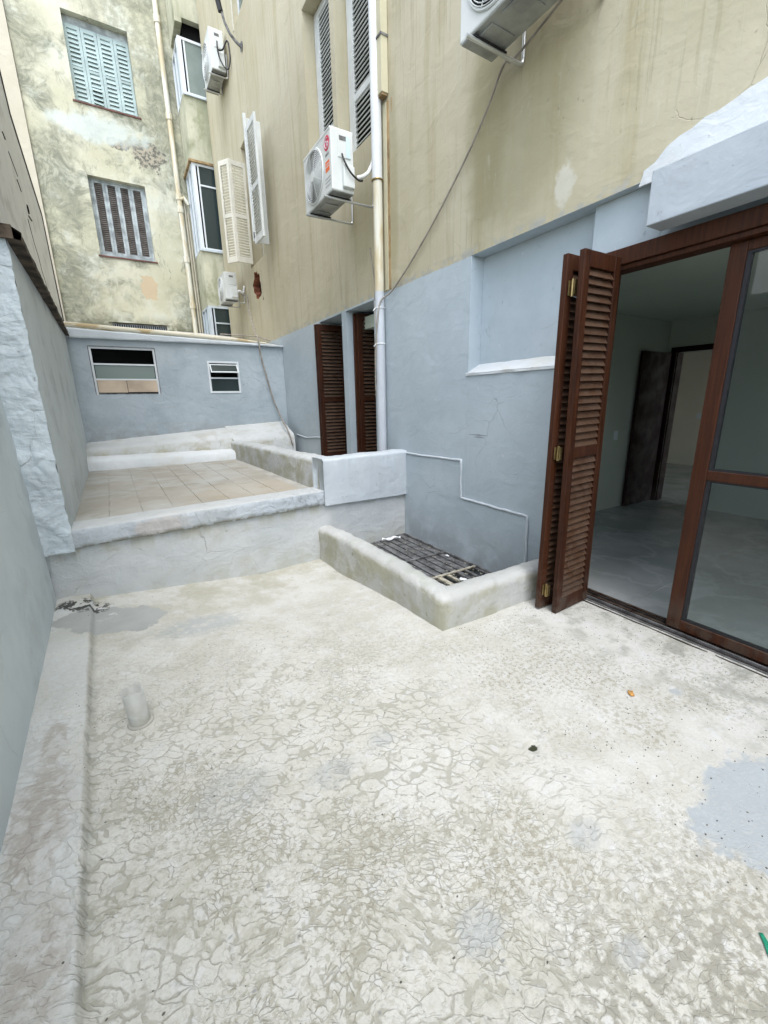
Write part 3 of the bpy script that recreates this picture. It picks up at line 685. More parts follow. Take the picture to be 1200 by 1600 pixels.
# niche zone: wall below the sill, sloped sill, recessed back
mb.prism([(XF, -1.2), (3.13, -1.2), (3.13, 1.868), (3.05, 1.868), (XF, 1.782)], 'Y', 1.97, 3.198)
mb.box(3.05, 2.05, 1.868, 3.13, 3.198, 2.799)
mb.box(2.972, 1.53, 2.475, 3.13, 2.05, 2.799); mb.box(2.972, 1.97, 1.84, 3.13, 2.05, 2.475)
mb.box(2.972, -1.3, 2.475, 3.13, 1.53, 2.799)
mb.box(XF, -7, -1.2, 3.13, -1.3, 2.799)
mb.build('lower_wall', 'facade', B, bevel=0)
mb = MB()   # pale slope of the sill
mb.grid(lambda u, v: (XF-.012+.16*v, 1.98+1.24*u-(.0 if v < .5 else 0), 1.783+.088*v+.006*fbm(u*6, v, 0, 1)+.004), 40, 4)
mb.grid(lambda u, v: (XF-.012+.006*fbm(u*6, v, 2, 1), 1.98+1.24*u, 1.765+.022*v), 40, 1)
mb.build('niche_sill', 'white', B, smooth=True)
# lintel box over the door, and repaired plaster
mb = MB(); mb.box(2.735, -1.5, 2.49, XF-.003, 1.56, 2.765); mb.build('lintel', 'lintel', B, bevel=.006)
mb = MB()
poly = [(1.72, 2.775), (1.70, 2.83)]+[(1.70-.06*i, 2.85+.012*i+.02*mn.noise(Vector((i*.7, 0, 0)))+(.06 if i > 1 else 0)) for i in range(0, 30)]+[(-.2, 3.15), (-.2, 2.775)]
mb.prism(poly, 'X', XF-.012, XF+.002); mb.build('plaster_patch', 'white', B, label='raw white plaster repair above the lintel')
# waterproofing skirt with a bead along its top
sk = [(4.36, -.4), (4.36, .925), (3.80, .930), (3.25, .945), (3.235, .555), (2.80, .550), (2.37, .548), (2.355, .08), (2.355, -.4)]
mb = MB(); mb.prism(sk, 'X', XF-.012, XF+.001); mb.build('skirt', 'facade', B)
bead = []
for a, b in zip(sk[1:7], sk[2:8]):
    for k in range(10):
        t = k/10; bead.append((XF-.012, a[0]+(b[0]-a[0])*t+.008*fbm(a[0]+t, 0, 0, 3), a[1]+(b[1]-a[1])*t+.008*fbm(a[1]*3+t, 1, 0, 3)))
mb = MB(); mb.tube(bead, .013, 7); mb.build('sealant_bead', 'ltgrey', B, smooth=True); mb = MB(); mb.tube([(XF-.004, 8.1, .93), (XF-.004, 7.6, .90), (XF-.004, 7.1, .94), (XF-.004, 6.72, .945)], .014, 6)
mb.build('sealant_bead', 'ltgrey', B, smooth=True)
# reveals behind ground-floor openings: dark rooms
mb = MB(); mb.box(3.52, 4.5, .1, 4.6, 5.84, 2.9); mb.build('dark_room', 'dark', B); mb = MB(); mb.box(3.46, 5.86, .1, 4.6, 7.2, 2.9); mb.build('dark_room', 'dark', B)
for y0, y1 in ((4.6, 7.1), (9.1, 10.5)):
    mb = MB(); mb.box(3.46, y0, 4.3, 4.4, y1, 6.9); mb.build('upper_dark_room', 'dark', B)

def leaf(parent, name, hinge, ang, w, z0, z1, mat, smat, rails=(.5,), stile=.055, pitch=.045, thick=.036, rail=.09, joined=False, tilt=38, label=None, sd=.036, st=.007, flip=1):
    """louvred leaf hinged at (x,y), running along direction ang; louvre pieces are sub-parts"""
    H = z1-z0; mb = MB()
    mb.box(0, -thick/2, 0, stile, thick/2, H); mb.box(w-stile, -thick/2, 0, w, thick/2, H)
    t2 = thick/2-.002
    zs = [0]+[r*H for r in rails]+[H]
    mb.box(stile, -t2, 0, w-stile, t2, rail*1.25); mb.box(stile, -t2, H-rail, w-stile, t2, H)
    spans = []; lo = rail*1.25
    for r in rails: mb.box(stile, -t2, r*H-rail*.42, w-stile, t2, r*H+rail*.42); spans.append((lo, r*H-rail*.42)); lo = r*H+rail*.42
    spans.append((lo, H-rail))
    o = mb.build(name, mat, parent, local=True, bevel=.003)
    if label: o['label'] = label
    o.location = Vector((hinge[0], hinge[1], z0))-wloc(parent); o.rotation_euler = (0, 0, ang)
    sl_ = None; jb = MB(); t = radians(tilt)*flip
    for a, b in spans:
        n = max(1, int((b-a)/pitch))
        for k in range(n):
            z = a+(k+.5)*(b-a)/n
            if joined:
                T = Matrix.Translation((w/2, 0, z)) @ Matrix.Rotation(t, 4, 'X'); jb.box(-(w/2-stile)+.001, -sd/2, -st/2, (w/2-stile)-.001, sd/2, st/2, T)
            else:
                if sl_ is None:
                    q = MB(); q.box(-(w/2-stile)+.001, -sd/2, -st/2, (w/2-stile)-.001, sd/2, st/2); sl_ = q.build('slat', smat, o, local=True); s2 = sl_
                else: s2 = inst(sl_, 'slat', o, (0, 0, 0))
                s2.location = (w/2, 0, z); s2.rotation_euler = (t+random.uniform(-.05, .05), random.uniform(-.006, .006), 0)
    if joined:
        s2 = jb.build('slats', smat, o, local=True); s2['kind'] = 'stuff'
    return o
# near folding shutter by the glazed door (two leaves, folded)
L1 = leaf(B, 'door_shutter', (2.900, 1.772), pi+.035, .395, .012, 2.40, 'wood', 'slat', rails=(.495,), stile=.062, label='front leaf of the folded brown louvred door shutter', tilt=-60, sd=.057)
L1.rotation_euler.y = .020
L2 = leaf(B, 'door_shutter', (2.885, 1.86), pi-.02, .43, .015, 2.395, 'wood', 'slat', rails=(.495,), stile=.062, label='rear leaf of the folded brown louvred door shutter', tilt=-60, sd=.057)
for z in (.17, 1.18, 2.20):
    mb = MB(); T = Vector((2.505, 1.80, z))
    mb.tube([(2.485, 1.822, z-.05), (2.485, 1.822, z+.05)], .009, 8); mb.box(2.482, 1.772, z-.042, 2.510, 1.8, z+.042) if False else None
    mb.box(2.474, 1.800, z-.042, 2.5, 1.806, z+.042); mb.box(2.468, 1.835, z-.042, 2.5, 1.841, z+.042); mb.build('hinge', 'brass', B)
# ground-floor french doors further along
leaf(B, 'door_shutter', (3.31, 6.64), pi, .50, .60, 2.735, 'wood', 'slat', rails=(.46,), stile=.075, pitch=.052, label='brown louvred leaf in the far doorway', tilt=-50, sd=.055)
leaf(B, 'door_shutter', (3.30, 6.69), pi, .50, .60, 2.735, 'wood', 'slat', rails=(.46,), stile=.075, pitch=.052, joined=True, label='folded rear leaf in the far doorway')
leaf(B, 'door_shutter', (3.50, 5.66), pi, .48, .60, 2.745, 'wood', 'slat', rails=(.46,), stile=.075, pitch=.052, label='brown louvred leaf in the doorway next to the drain pipe', tilt=-50, sd=.055)
leaf(B, 'door_shutter', (3.47, 5.715), pi, .48, .60, 2.745, 'wood', 'slat', rails=(.46,), stile=.075, pitch=.052, joined=True, label='folded rear leaf in the doorway next to the drain pipe')
# upper white louvred windows (closed leaves set back in the opening)
for (y0, y1) in ((6.03, 6.735), (5.02, 5.775)):
    leaf(B, 'window_shutter', (3.09, y1), -pi/2, (y1-y0), 4.52, 6.70, 'shutterwhite', 'shutterwhite', rails=(.32,), stile=.15, pitch=.052, joined=False, tilt=40, flip=1, label='white louvred shutter of the window above the air conditioner' if y0 > 6 else 'white louvred shutter beside the white drain pipe', st=.012)
    mb = MB(); mb.box(3.13, y0-.1, 4.5, 3.15, y1, 6.71); mb.build('shade_backing', 'dark', B)  # near-black sheet puts the darkness behind the slats into colour
mb = MB(); mb.box(2.985, 4.92, 4.5, 3.4, 5.78, 4.515); mb.box(2.985, 5.9, 4.5, 3.4, 6.74, 4.515); mb.build('window_sill', 'shutterwhite', B)
# window C: four leaves folded outwards
for (h, a, w, lab, mt) in (((2.885, 10.07), pi+.14, .33, 'cream louvred leaf folded out from the far jamb', 'shuttercream'), ((2.565, 10.02), pi-.95, .27, 'outermost cream louvred leaf', 'shuttercream'),
                          ((2.63, 8.86), -pi/2+.02, .50, 'white louvred leaf folded back towards the street lamp bracket', 'shutterwhite')):
    leaf(B, 'window_shutter', h, a, w, 4.44, 6.28, mt, mt, rails=(.47,), stile=.05, pitch=.05, joined=True, label=lab, tilt=-40 if w < .4 else 40, thick=.04, st=.010)
mb = MB(); mb.box(2.595, 8.87, 4.50, 2.64, 8.92, 6.50); mb.box(2.60, 8.9, 4.5, 2.9, 8.93, 6.45); mb.build('folded_leaf_edge', 'shutterwhite', B)
mb = MB(); mb.box(2.60, 8.84, 4.55, 2.66, 8.90, 4.64); mb.build('shutter_catch', 'black', B)
leaf(B, 'window_shutter', (3.2, 10.28), -pi/2, .95, 4.44, 6.6, 'shuttercream', 'shuttercream', rails=(.5,), stile=.06, pitch=.05, joined=True, label='closed inner louvred leaf of the far window')
# window D above, glazed, slightly recessed
wd = MB(); wd.box(3.00, 9.27, 8.42, 3.05, 9.33, 10.6); wd.box(3.0, 9.94, 8.42, 3.05, 10.0, 10.6); wd.box(3.0, 9.33, 8.42, 3.05, 9.94, 8.50); wd.box(3.0, 9.33, 9.0, 3.05, 9.94, 9.05)
w_ = wd.build('window', 'alu', B, bevel=0); mb = MB(); mb.box(3.02, 9.33, 8.5, 3.03, 9.94, 10.6); q = mb.build('pane', 'panegreen', B); mb = MB()
mb.box(2.885, 9.99, 8.40, 2.90-.002, 10.03, 10.62); mb.build('window_trim', 'shuttercream', B)
# hole broken in the wall showing hollow bricks
mb = MB()
cy, cz = 9.94, 4.0
ring = []
for k in range(26):
    a = 2*pi*k/26; r = .95+.5*mn.noise(Vector((cos(a)*2.2, sin(a)*2.2, 3))); ring.append((cy+.30*r*cos(a)+.05*sin(a), cz+.28*r*sin(a)))
vs = [(XF-.003, y, z) for y, z in ring]; out = []
for (y, z) in ring:   # square outer ring closing the cut-out, flush plaster around the ragged hole
    d = Vector((y-cy, z-cz)); k = min(.362/abs(d.x) if abs(d.x) > 1e-4 else 9, .342/abs(d.y) if abs(d.y) > 1e-4 else 9); out.append((XF-.003, cy+d.x*k, cz+d.y*k))
inn = [(XF+.12, cy+(y-cy)*.82, cz+(z-cz)*.82) for y, z in ring]
n = 26; mb.add(out+vs, [(k, (k+1) % n, n+(k+1) % n, n+k) for k in range(n)]); mb.m = 1
mb.add(vs+inn, [(k, (k+1) % n, n+(k+1) % n, n+k) for k in range(n)])
mb.build('broken_plaster', ['facade', 'brick'], B)
for j in range(4):
    for i in range(3):
        mb = MB(); y = 9.60+i*.235+(.11 if j % 2 else 0); z = 3.70+j*.165
        mb.box(3.03+.02*random.random(), y, z, 3.2, y+.222, z+.15)
        for a in range(3):
            for b_ in range(2): mb.m = 1; mb.box(3.022, y+.02+a*.066, z+.018+b_*.066, 3.034, y+.068+a*.066, z+.064+b_*.066)
        mb.build('brick', ['brick', 'dark'], B)

# ---------------------------------------------------------------- glazed sliding door
mb = MB(); XD = 2.985
mb.box(2.915, -1.25, 2.375, 3.06, 1.968, 2.473); mb.box(2.925, 1.93, .0, 3.16, 1.968, 2.375); mb.box(2.935, -1.25, 2.345, 3.05, 1.93, 2.373)
mb.build('door_frame', 'wood', B, bevel=.004)
mb = MB(); mb.box(2.86, -1.25, -.09, 3.14, 1.968, -.018); mb.build('door_step', 'kerb', B, bevel=.01)
for i, (xx, h, mt) in enumerate(((2.872, .004, 'darkrail'), (2.905, .010, 'steel'), (2.935, .006, 'darkrail'), (2.962, .012, 'steel'), (3.0, .006, 'woodin'), (3.04, .012, 'darkrail'), (3.075, .008, 'woodin'))):
    mb = MB(); mb.box(xx, -1.25, -.018, xx+.012+(.012 if mt == 'woodin' else 0), 1.93, h); mb.build('track_rail', mt, B)
mb = MB(); mb.box(2.865, -1.25, -.02, 3.12, 1.93, -.008); mb.build('track_bed', 'darkrail', B)
D = MB()
for y0, y1 in ((1.14, 1.222), (.02, .10)): D.box(2.99, y0, .015, 3.035, y1, 2.343)
for z0, z1 in ((.015, .085), (1.04, 1.10), (2.29, 2.343)): D.box(2.992, .10, z0, 3.033, 1.14, z1)
Dd = D.build('sliding_door', 'wood', B, bevel=.004, label='closed glazed door leaf with brown stiles and a middle rail')
mb = MB(); mb.box(3.008, .10, .085, 3.013, 1.14, 1.04); mb.build('pane', 'pane', Dd)
mb = MB(); mb.box(3.008, .10, 1.10, 3.013, 1.14, 2.29); mb.build('pane', 'pane', Dd)
mb = MB()
for z0, z1 in ((.085, 1.04), (1.10, 2.29)):
    mb.box(3.0, 1.118, z0, 3.03, 1.139, z1); mb.box(3.0, .101, z0, 3.03, .115, z1); mb.box(3.0, .116, z0, 3.03, 1.117, z0+.012); mb.box(3.0, .116, z1-.012, 3.03, 1.117, z1)
mb.build('glazing_bead', 'black', Dd)
D = MB()
for y0, y1 in ((1.06, 1.15), (-1.2, -1.1)): D.box(3.045, y0, .015, 3.085, y1, 2.343)
for z0, z1 in ((.015, .085), (1.04, 1.10), (2.29, 2.343)): D.box(3.047, -1.1, z0, 3.083, 1.06, z1)
D.build('sliding_door', 'woodin', B, bevel=.004, label='inner glazed door leaf parked behind the front one') if False else None
# ---------------------------------------------------------------- rooms behind the glazed door
R = empty('interior_room', (5, 1, 0), 'dim empty white room with grey tiles seen through the open glazed door', 'room')
mb = MB(); mb.box(3.14, -2.6, -.3, 11.0, 6.0, -.004); mb.build('floor_base', 'grout', R)
tl = None
for i in range(9):
    for j in range(10):
        x0 = 3.12+i*.9; y0 = -2.6+j*.9
        if tl is None:
            t = MB(); t.box(0, 0, -.02, .893, .893, .0); tl = t.build('floor_tile', 'tilein', R, local=True); o = tl
        else: o = inst(tl, 'floor_tile', R, (0, 0, 0))
        o.location = Vector((x0, y0-.35, 0))-wloc(R)
mb = MB(); mb.box(3.14, 3.3, 0, 6.748, 3.45, 2.538); mb.build('side_wall', 'wallin', R)
mb = MB(); holed(mb, 'X', 6.75, 6.9, -2.6, 3.3, 0, 2.6, [(2.64, 3.18, 0, 2.12)]); mb.build('far_wall', 'wallin', R)
mb = MB(); mb.box(3.14, -2.6, 0, 6.748, -2.5, 2.538); mb.build('end_wall', 'wallin', R)
mb = MB(); mb.box(3.142, -2.6, 2.54, 11, 6.1, 2.7); mb.build('ceiling', 'ceilin', R)
mb = MB(); mb.box(10.8, .3, 0, 10.9, 6.1, 2.6); mb.build('second_room_wall', 'wallin2', R, label='warm white wall of the room beyond')
mb = MB(); mb.box(6.9, 6.0, 0, 10.8, 6.1, 2.6); holed(mb, 'Y', .4, .3, 6.9, 10.8, 0, 2.6, [(7.1, 10.6, .35, 2.4)]); mb.build('second_room_side', 'wallin2', R)
mb = MB(); mb.box(6.725, 3.18, 0, 6.745, 3.25, 2.19); mb.box(6.725, 2.57, 0, 6.745, 2.64, 2.19); mb.box(6.725, 2.64, 2.12, 6.745, 3.18, 2.19)
mb.box(6.75, 3.165, 0, 6.9, 3.18, 2.12); mb.build('inner_door_frame', 'woodin', R)
mb = MB(); mb.box(5.98, 3.225, .01, 6.70, 3.262, 2.12); mb.build('inner_door', 'woodin', R, bevel=.003, label='dark wooden inner door standing open against the wall')
mb = MB(); mb.box(5.64, 3.288, .97, 5.72, 3.298, 1.09); mb.build('light_switch', 'alu', R)
mb = MB(); mb.box(10.785, 4.36, 1.03, 10.797, 4.5, 1.15); mb.build('light_switch', 'alu', R)

# ---------------------------------------------------------------- drain pipes and small items on the facade
dp = empty('drain_pipe', (2.82, 4.7, .9), 'tall white round drain pipe on the main facade, its foot painted grey', 'pipe')
px, py = 2.825, 4.70
mb = MB(); mb.tube([(px, py, .40), (px, py, 2.80)], .056, 24); mb.build('lower_pipe', 'greypipe', dp, smooth=True)
mb = MB(); mb.tube([(px, py, 2.79), (px, py, 3.92)], .0545, 24); mb.build('middle_pipe', 'oldpvc', dp, smooth=True)
mb = MB(); mb.tube([(px, py, 3.93), (px, py, 13)], .0585, 24); mb.build('upper_pipe', 'pvc', dp, smooth=True)
mb = MB(); mb.torus((px, py, 3.93), 'Z', .060, .008, 24, 6); mb.build('collar', 'brass', dp, smooth=True, label='rusty collar at the joint')
for z in (2.22, 2.62):
    mb = MB(); mb.torus((px, py, z), 'Z', .060, .006, 20, 5); mb.tube([(px-.06, py, z), (px-.085, py+.015, z-.03)], .006, 5); mb.build('tie', 'litter', dp, smooth=True)
bp = empty('square_downpipe', (2.87, 4.62, 4.6), 'beige square downpipe ending in the air right of the white pipe', 'pipe')
mb = MB(); mb.box(2.815, 4.56, 4.68, 2.896, 4.655, 13); mb.build('duct', 'beigepipe', bp, bevel=.004)
mb = MB(); mb.box(2.822, 4.568, 4.66, 2.89, 4.648, 4.679); mb.build('open_end', 'brownstain', bp)
for z in (5.15, 7.2):
    mb = MB(); mb.box(2.808, 4.552, z, 2.898, 4.559, z+.02); mb.box(2.806, 4.552, z, 2.813, 4.663, z+.02); mb.build('strap', 'steel', bp)
mb = MB(); mb.box(2.885, 4.595, 2.81, 2.899, 4.66, 4.62); tag(mb.build('wall_chase', 'beigepipe', None, loc=(2.89, 4.62, 3.5)), 'flat beige filled chase running down the wall below the square downpipe', 'conduit')
mb = MB(); mb.box(2.893, 4.553, 2.81, 2.899, 4.594, 4.62); mb.box(2.895, 4.50, 4.5, 2.899, 4.51, 4.62)
tag(mb.build('rust_strip', 'brownstain', None, loc=(2.89, 4.57, 3.5)), 'narrow brown stained mortar strip beside the chase under the square downpipe', 'conduit')

# ---------------------------------------------------------------- air conditioners
def aircon(loc, label, W=.78, H=.575, D=.27, logo=True, detail=True, mat='acwhite'):
    """loc = near lower front corner; fan face looks to -X, service side looks to -Y; runs W along +Y"""
    r = empty('air_conditioner', (loc[0]+D/2, loc[1]+W/2, loc[2]), label, 'air conditioner', 'outdoor air conditioning units on the main building')
    x, y, z = loc
    mb = MB(); mb.box(x, y, z, x+D, y+W, z+H); mb.build('casing', mat, r, bevel=.012)
    mb = MB(); mb.box(x-.004, y+.006, z+H-.02, x+D+.004, y+W-.006, z+H+.008); mb.build('lid', mat, r, bevel=.006)
    fc = (x-.004, y+W*.60, z+H*.50); R_ = H*.43
    mb = MB(); mb.tube([(x-.003, fc[1], fc[2]), (x-.0065, fc[1], fc[2])], R_, 40); mb.build('fan_opening', 'dark', r)
    mb = MB()
    for k in range(3):
        a = 2*pi*k/3; pts = []
        T = Matrix.Translation((x-.010, fc[1], fc[2])) @ Matrix.Rotation(a, 4, 'X')
        mb.add([(0, -.02, .03), (.003, .03, .03), (.003, R_*.55, R_*.72), (-.003, -R_*.15, R_*.86)], [(0, 1, 2, 3)], T)
    mb.build('fan_blade', 'acgrey', r)
    mb = MB()
    nr = 13 if detail else 7
    for k in range(nr): mb.torus((x-.018-.008*cos(k/nr*pi/2), fc[1], fc[2]), 'X', R_*(.22+.78*k/(nr-1)), .0032 if detail else .005, 40, 4)
    for k in range(8):
        a = 2*pi*k/8+.2; c0 = Vector((x-.024, fc[1]+R_*.1*cos(a), fc[2]+R_*.1*sin(a))); c1 = Vector((x-.016, fc[1]+R_*1.02*cos(a+.25), fc[2]+R_*1.02*sin(a+.25))); mb.tube([c0, (c0+c1)/2+Vector((-.003, 0, 0)), c1], .004, 5)
    mb.tube([(x-.020, fc[1], fc[2]), (x-.032, fc[1], fc[2])], R_*.2, 20); mb.torus((x-.006, fc[1], fc[2]), 'X', R_*1.04, .010, 40, 6)
    mb.build('fan_grille', 'acwhite', r)
    mb = MB(); mb.box(x+.01, y+.012, z-.007, x+D-.01, y+W-.012, z-.0005)
    for k in range(3): mb.box(x+.05, y+.08+k*W*.3, z-.016, x+D-.05, y+.08+k*W*.3+W*.2, z-.006)
    mb.build('base_pan', 'acunder', r, bevel=.004)
    # service side
    mb = MB(); mb.box(x+D*.30, y-.008, z+H*.55, x+D*.86, y, z+H*.93); mb.build('terminal_cover', mat, r, bevel=.003)
    mb = MB(); mb.box(x+D*.36, y-.0105, z+H*.82, x+D*.70, y-.0085, z+H*.89); mb.build('grip_recess', 'steel', r)
    mb = MB(); mb.box(x+D*.45, y-.05, z+H*.06, x+D*.95, y, z+H*.42)
    mb.build('valve_cover', mat, r, bevel=.010)
    if logo:
        mb = MB(); mb.box(x+D*.66, y-.0125, z+H*.56, x+D*.84, y-.0105, z+H*.90); mb.build('energy_label', 'label', r)
        ly, lz = y+W*.125, z+H*.80
        mb = MB(); mb.tube([(x-.0005, ly, lz), (x-.003, ly, lz)], .068, 28); lg = mb.build('round_logo', 'red', r)
        mb = MB()   # ring with a gap, an L stroke and a dot: the maker's face-like mark
        arc = [(x-.0045, ly-.045*cos(a), lz+.045*sin(a)) for a in [radians(60+ k*15) for k in range(21)]]
        mb.tube(arc, .004, 5); mb.tube([(x-.0045, ly, lz+.022), (x-.0045, ly, lz-.022), (x-.0045, ly-.022, lz-.022)], .0035, 5); mb.tube([(x-.003, ly+.02, lz+.018), (x-.006, ly+.02, lz+.018)], .006, 8)
        mb.tube([(x-.0045, ly-.018, lz), (x-.0045, ly-.045, lz)], .0035, 5)
        mb.build('logo_mark', 'alu', lg)
        mb = MB()
        for k in range(7): mb.box(x-.002, y+.055+k*.013, z+H*.60, x-.0005, y+.063+k*.013, z+H*.64+(.005 if k % 2 else 0))
        mb.build('lettering', 'steel', r)
        mb = MB(); mb.box(x-.002, y+.05, z+H*.35, x-.0005, y+.15, z+H*.52); mb.build('orange_label', 'orange', r)
        mb = MB(); mb.box(x-.0035, y+.06, z+H*.42, x-.002, y+.14, z+H*.435); mb.box(x-.0035, y+.06, z+H*.46, x-.002, y+.12, z+H*.475); mb.build('label_print', 'alu', r)
        mb = MB()
        for k in range(3): mb.box(x-.003, y+.03, z+H*(.12+.06*k), x+.0, y+.17, z+H*(.135+.06*k))
        mb.build('moulded_rib', 'acgrey', r)
    # brackets
    for yy in (y+.10, y+W-.14):
        mb = MB(); mb.tube([(x-.06, yy, z-.04), (x+D, yy, z-.04), (XF-.05, yy, z-.04), (XF-.02, yy, z-.03), (XF-.014, yy, z+.0), (XF-.012, yy, z+H*.55)], .013, 8)
        mb.build('bracket_arm', 'chrome', r, smooth=True)
        mb = MB(); mb.box(x-.0, yy-.012, z-.027, x+D, yy+.014, z-.0165); mb.build('rubber_pad', 'black', r)
    return r
aircon((2.315, 4.80, 3.785), 'white air conditioner with red round logo on brackets left of the white drain pipe')
aircon((2.565, 10.60, 8.06), 'high small air conditioner with dangling black cables near the lamp bracket', H=.66, logo=False, detail=False)
aircon((2.45, 10.95, 3.90), 'lower far air conditioner beside the broken brick hole', H=.56, logo=False, detail=False)
# near unit overhead (seen from below)
aircon((2.40, 1.98, 3.94), 'large air conditioner overhead at the top edge, seen from below', W=.86, H=.6, D=.31, logo=False)
# cables
def cable(name, pts, r, mat, lab, cat='cable', n=6, sub=8):
    P_ = [Vector(p) for p in pts]; out = []
    for i in range(len(P_)-1):
        p0, p1, p2, p3 = P_[max(i-1, 0)], P_[i], P_[i+1], P_[min(i+2, len(P_)-1)]
        for k in range(sub):
            t = k/sub; out.append(.5*((2*p1)+(p2-p0)*t+(2*p0-5*p1+4*p2-p3)*t*t+(-p0+3*p1-3*p2+p3)*t**3))
    out.append(P_[-1]); mb = MB(); mb.tube(out, r, n); o = mb.build(name, mat, smooth=True, loc=pts[0]); tag(o, lab, cat); return o
cable('cable', [(2.78, .9, 4.35), (2.80, 1.9, 4.12), (2.85, 2.70, 3.97), (2.86, 2.861, 3.99), (2.868, 3.036, 3.795), (2.87, 3.29, 3.555), (2.875, 3.70, 3.248), (2.875, 4.13, 2.971), (2.87, 4.50, 2.772), (2.80, 4.64, 2.68), (2.762, 4.66, 2.45), (2.765, 4.72, 2.2), (2.77, 4.74, 1.9), (2.80, 4.76, 1.75)], .009, 'cable', 'long sagging beige cable from the overhead air conditioner to the drain pipe')
cable('cable', [(2.80, 4.86, 3.3), (2.83, 4.83, 3.0), (2.80, 4.74, 2.75), (2.765, 4.71, 2.6), (2.765, 4.69, 2.25), (2.762, 4.73, 1.9), (2.775, 4.75, 1.6)], .007, 'cable', 'thin grey cable tied against the lower drain pipe')
cable('cable', [(2.86, 4.83, 4.2), (2.87, 4.85, 3.6), (2.86, 4.83, 3.1), (2.80, 4.78, 2.72)], .005, 'cable', 'thin cable hanging from behind the white pipe below the logo air conditioner')
cable('insulated_hose', [(2.60, 4.76, 3.93), (2.68, 4.74, 3.96), (2.78, 4.78, 4.06), (2.85, 4.80, 4.25), (2.87, 4.84, 4.7), (2.875, 4.86, 6.0)], .022, 'insul', 'white insulated hose curving from the logo air conditioner up behind the drain pipe', 'hose')
cable('power_lead', [(2.44, 4.785, 4.13), (2.44, 4.74, 4.05), (2.50, 4.72, 3.95), (2.60, 4.73, 3.90), (2.66, 4.74, 3.91)], .010, 'black', 'black power lead on the side of the logo air conditioner', 'cable')
cable('cable', [(2.80, 10.95, 4.02), (2.86, 10.7, 3.92), (2.76, 10.3, 3.58), (2.60, 9.5, 3.14), (2.44, 8.75, 2.83), (2.41, 8.52, 2.74), (2.43, 8.51, 2.44), (2.49, 8.52, 2.14), (2.60, 8.52, 1.64), (2.70, 8.45, 1.29), (2.64, 8.1, 1.17), (2.66, 7.96, 1.05), (2.72, 7.88, .75)], .016, 'cable', 'dark cable dropping past the small shed window to the parapet')
cable('cable', [(2.76, 8.9, 6.4), (2.88, 10.35, 4.5), (2.87, 10.6, 4.3), (2.80, 10.95, 4.1)], .006, 'cable', 'thin cable between the white shutters and the lower far air conditioner') if False else None
cable('power_lead', [(2.70, 10.56, 8.50), (2.68, 10.50, 8.36), (2.70, 10.50, 8.22), (2.76, 10.44, 8.05), (2.84, 10.40, 8.02), (2.89, 10.40, 8.25), (2.87, 10.45, 8.50), (2.78, 10.5, 8.36), (2.70, 10.52, 8.34)], .014, 'black', 'looped black lead on the high small air conditioner', 'cable')
cable('tape_wrap', [(2.66, 10.93, 4.02), (2.75, 10.90, 4.08), (2.83, 10.9, 4.05), (2.87, 10.92, 4.20)], .022, 'litter', 'white tape wrapped round the hoses of the lower far air conditioner', 'hose')
lb = empty('lamp_arm', (2.89, 9.6, 7.9), 'curved grey lamp bracket with a white lamp near the top left of the main facade', 'lamp')
mb = MB(); mb.tube([(2.89, 9.6, 7.93), (2.79, 9.6, 7.98), (2.70, 9.6, 8.06), (2.62, 9.6, 8.20), (2.585, 9.6, 8.36), (2.56, 9.6, 8.5)], [.03, .026, .024, .022, .022, .022], 10); mb.build('arm', 'steel', lb, smooth=True)
mb = MB(); mb.tube([(2.57, 9.6, 8.33), (2.53, 9.6, 8.50)], .045, 10); mb.build('lamp_holder', 'black', lb, smooth=True)
mb = MB(); mb.tube([(2.54, 9.6, 8.45), (2.52, 9.6, 8.52), (2.49, 9.6, 8.64), (2.46, 9.6, 8.74)], [.03, .06, .065, .03], 12); mb.build('lamp_bulb', 'alu', lb, smooth=True)
mb = MB(); mb.tube([(2.898, 9.6, 7.93), (2.885, 9.6, 7.93)], .075, 14); mb.build('wall_plate', 'steel', lb)
mb = MB(); mb.tube([(2.893, 9.6, 7.86), (2.893, 9.62, 4.9)], .008, 5); tag(mb.build('wall_cable', 'cream', None, loc=(2.89, 9.6, 6)), 'beige painted cable running down the facade from the lamp bracket', 'cable')

# ---------------------------------------------------------------- shed at the back
S = empty('shed', (1.1, 8.7, .9), 'low grey blue outbuilding at the back of the terrace with two small windows', 'outbuilding')
YS = 8.6
W1 = (-.318, .622, 1.735, 2.485); W2 = (1.455, 2.015, 1.745, 2.312)
mb = MB(); holed(mb, 'Y', YS, YS+.16, -.66, 2.897, .3, 2.64, [W1, W2]); mb.build('wall', 'shed', S)
mb = MB(); mb.box(-.6, YS+.9, .5, 2.88, YS+.95, 2.6); mb.build('dark_interior', 'dark', S)
mb = MB()
def fas(u, v):
    x = -.60+3.50*u; zt = 2.745-.115*u; zb = 2.60+.005*u
    pr = [(YS-.002, zb+.004), (YS-.05, zb), (YS-.058, zb+.02), (YS-.058, zt-.02), (YS-.045, zt), (YS+.15, zt+.012)]
    k = int(round(v*5)); return (x, pr[k][0]-.004+.003*fbm(x, k, 0, 3), pr[k][1]+.006*fbm(x, k*.2, 3, 3))
mb.grid(fas, 80, 5); mb.build('eaves_band', 'ltgrey', S, smooth=False, label='pale lip along the top of the wall')
mb = MB(); mb.hexa([(-.62, 8.765, 2.58), (2.885, 8.765, 2.52), (2.885, 13.9, 3.3), (-.62, 13.9, 3.4), (-.62, 8.765, 2.79), (2.885, 8.765, 2.665), (2.885, 13.9, 3.52), (-.62, 13.9, 3.60)]); mb.build('roof', 'roofm', S)
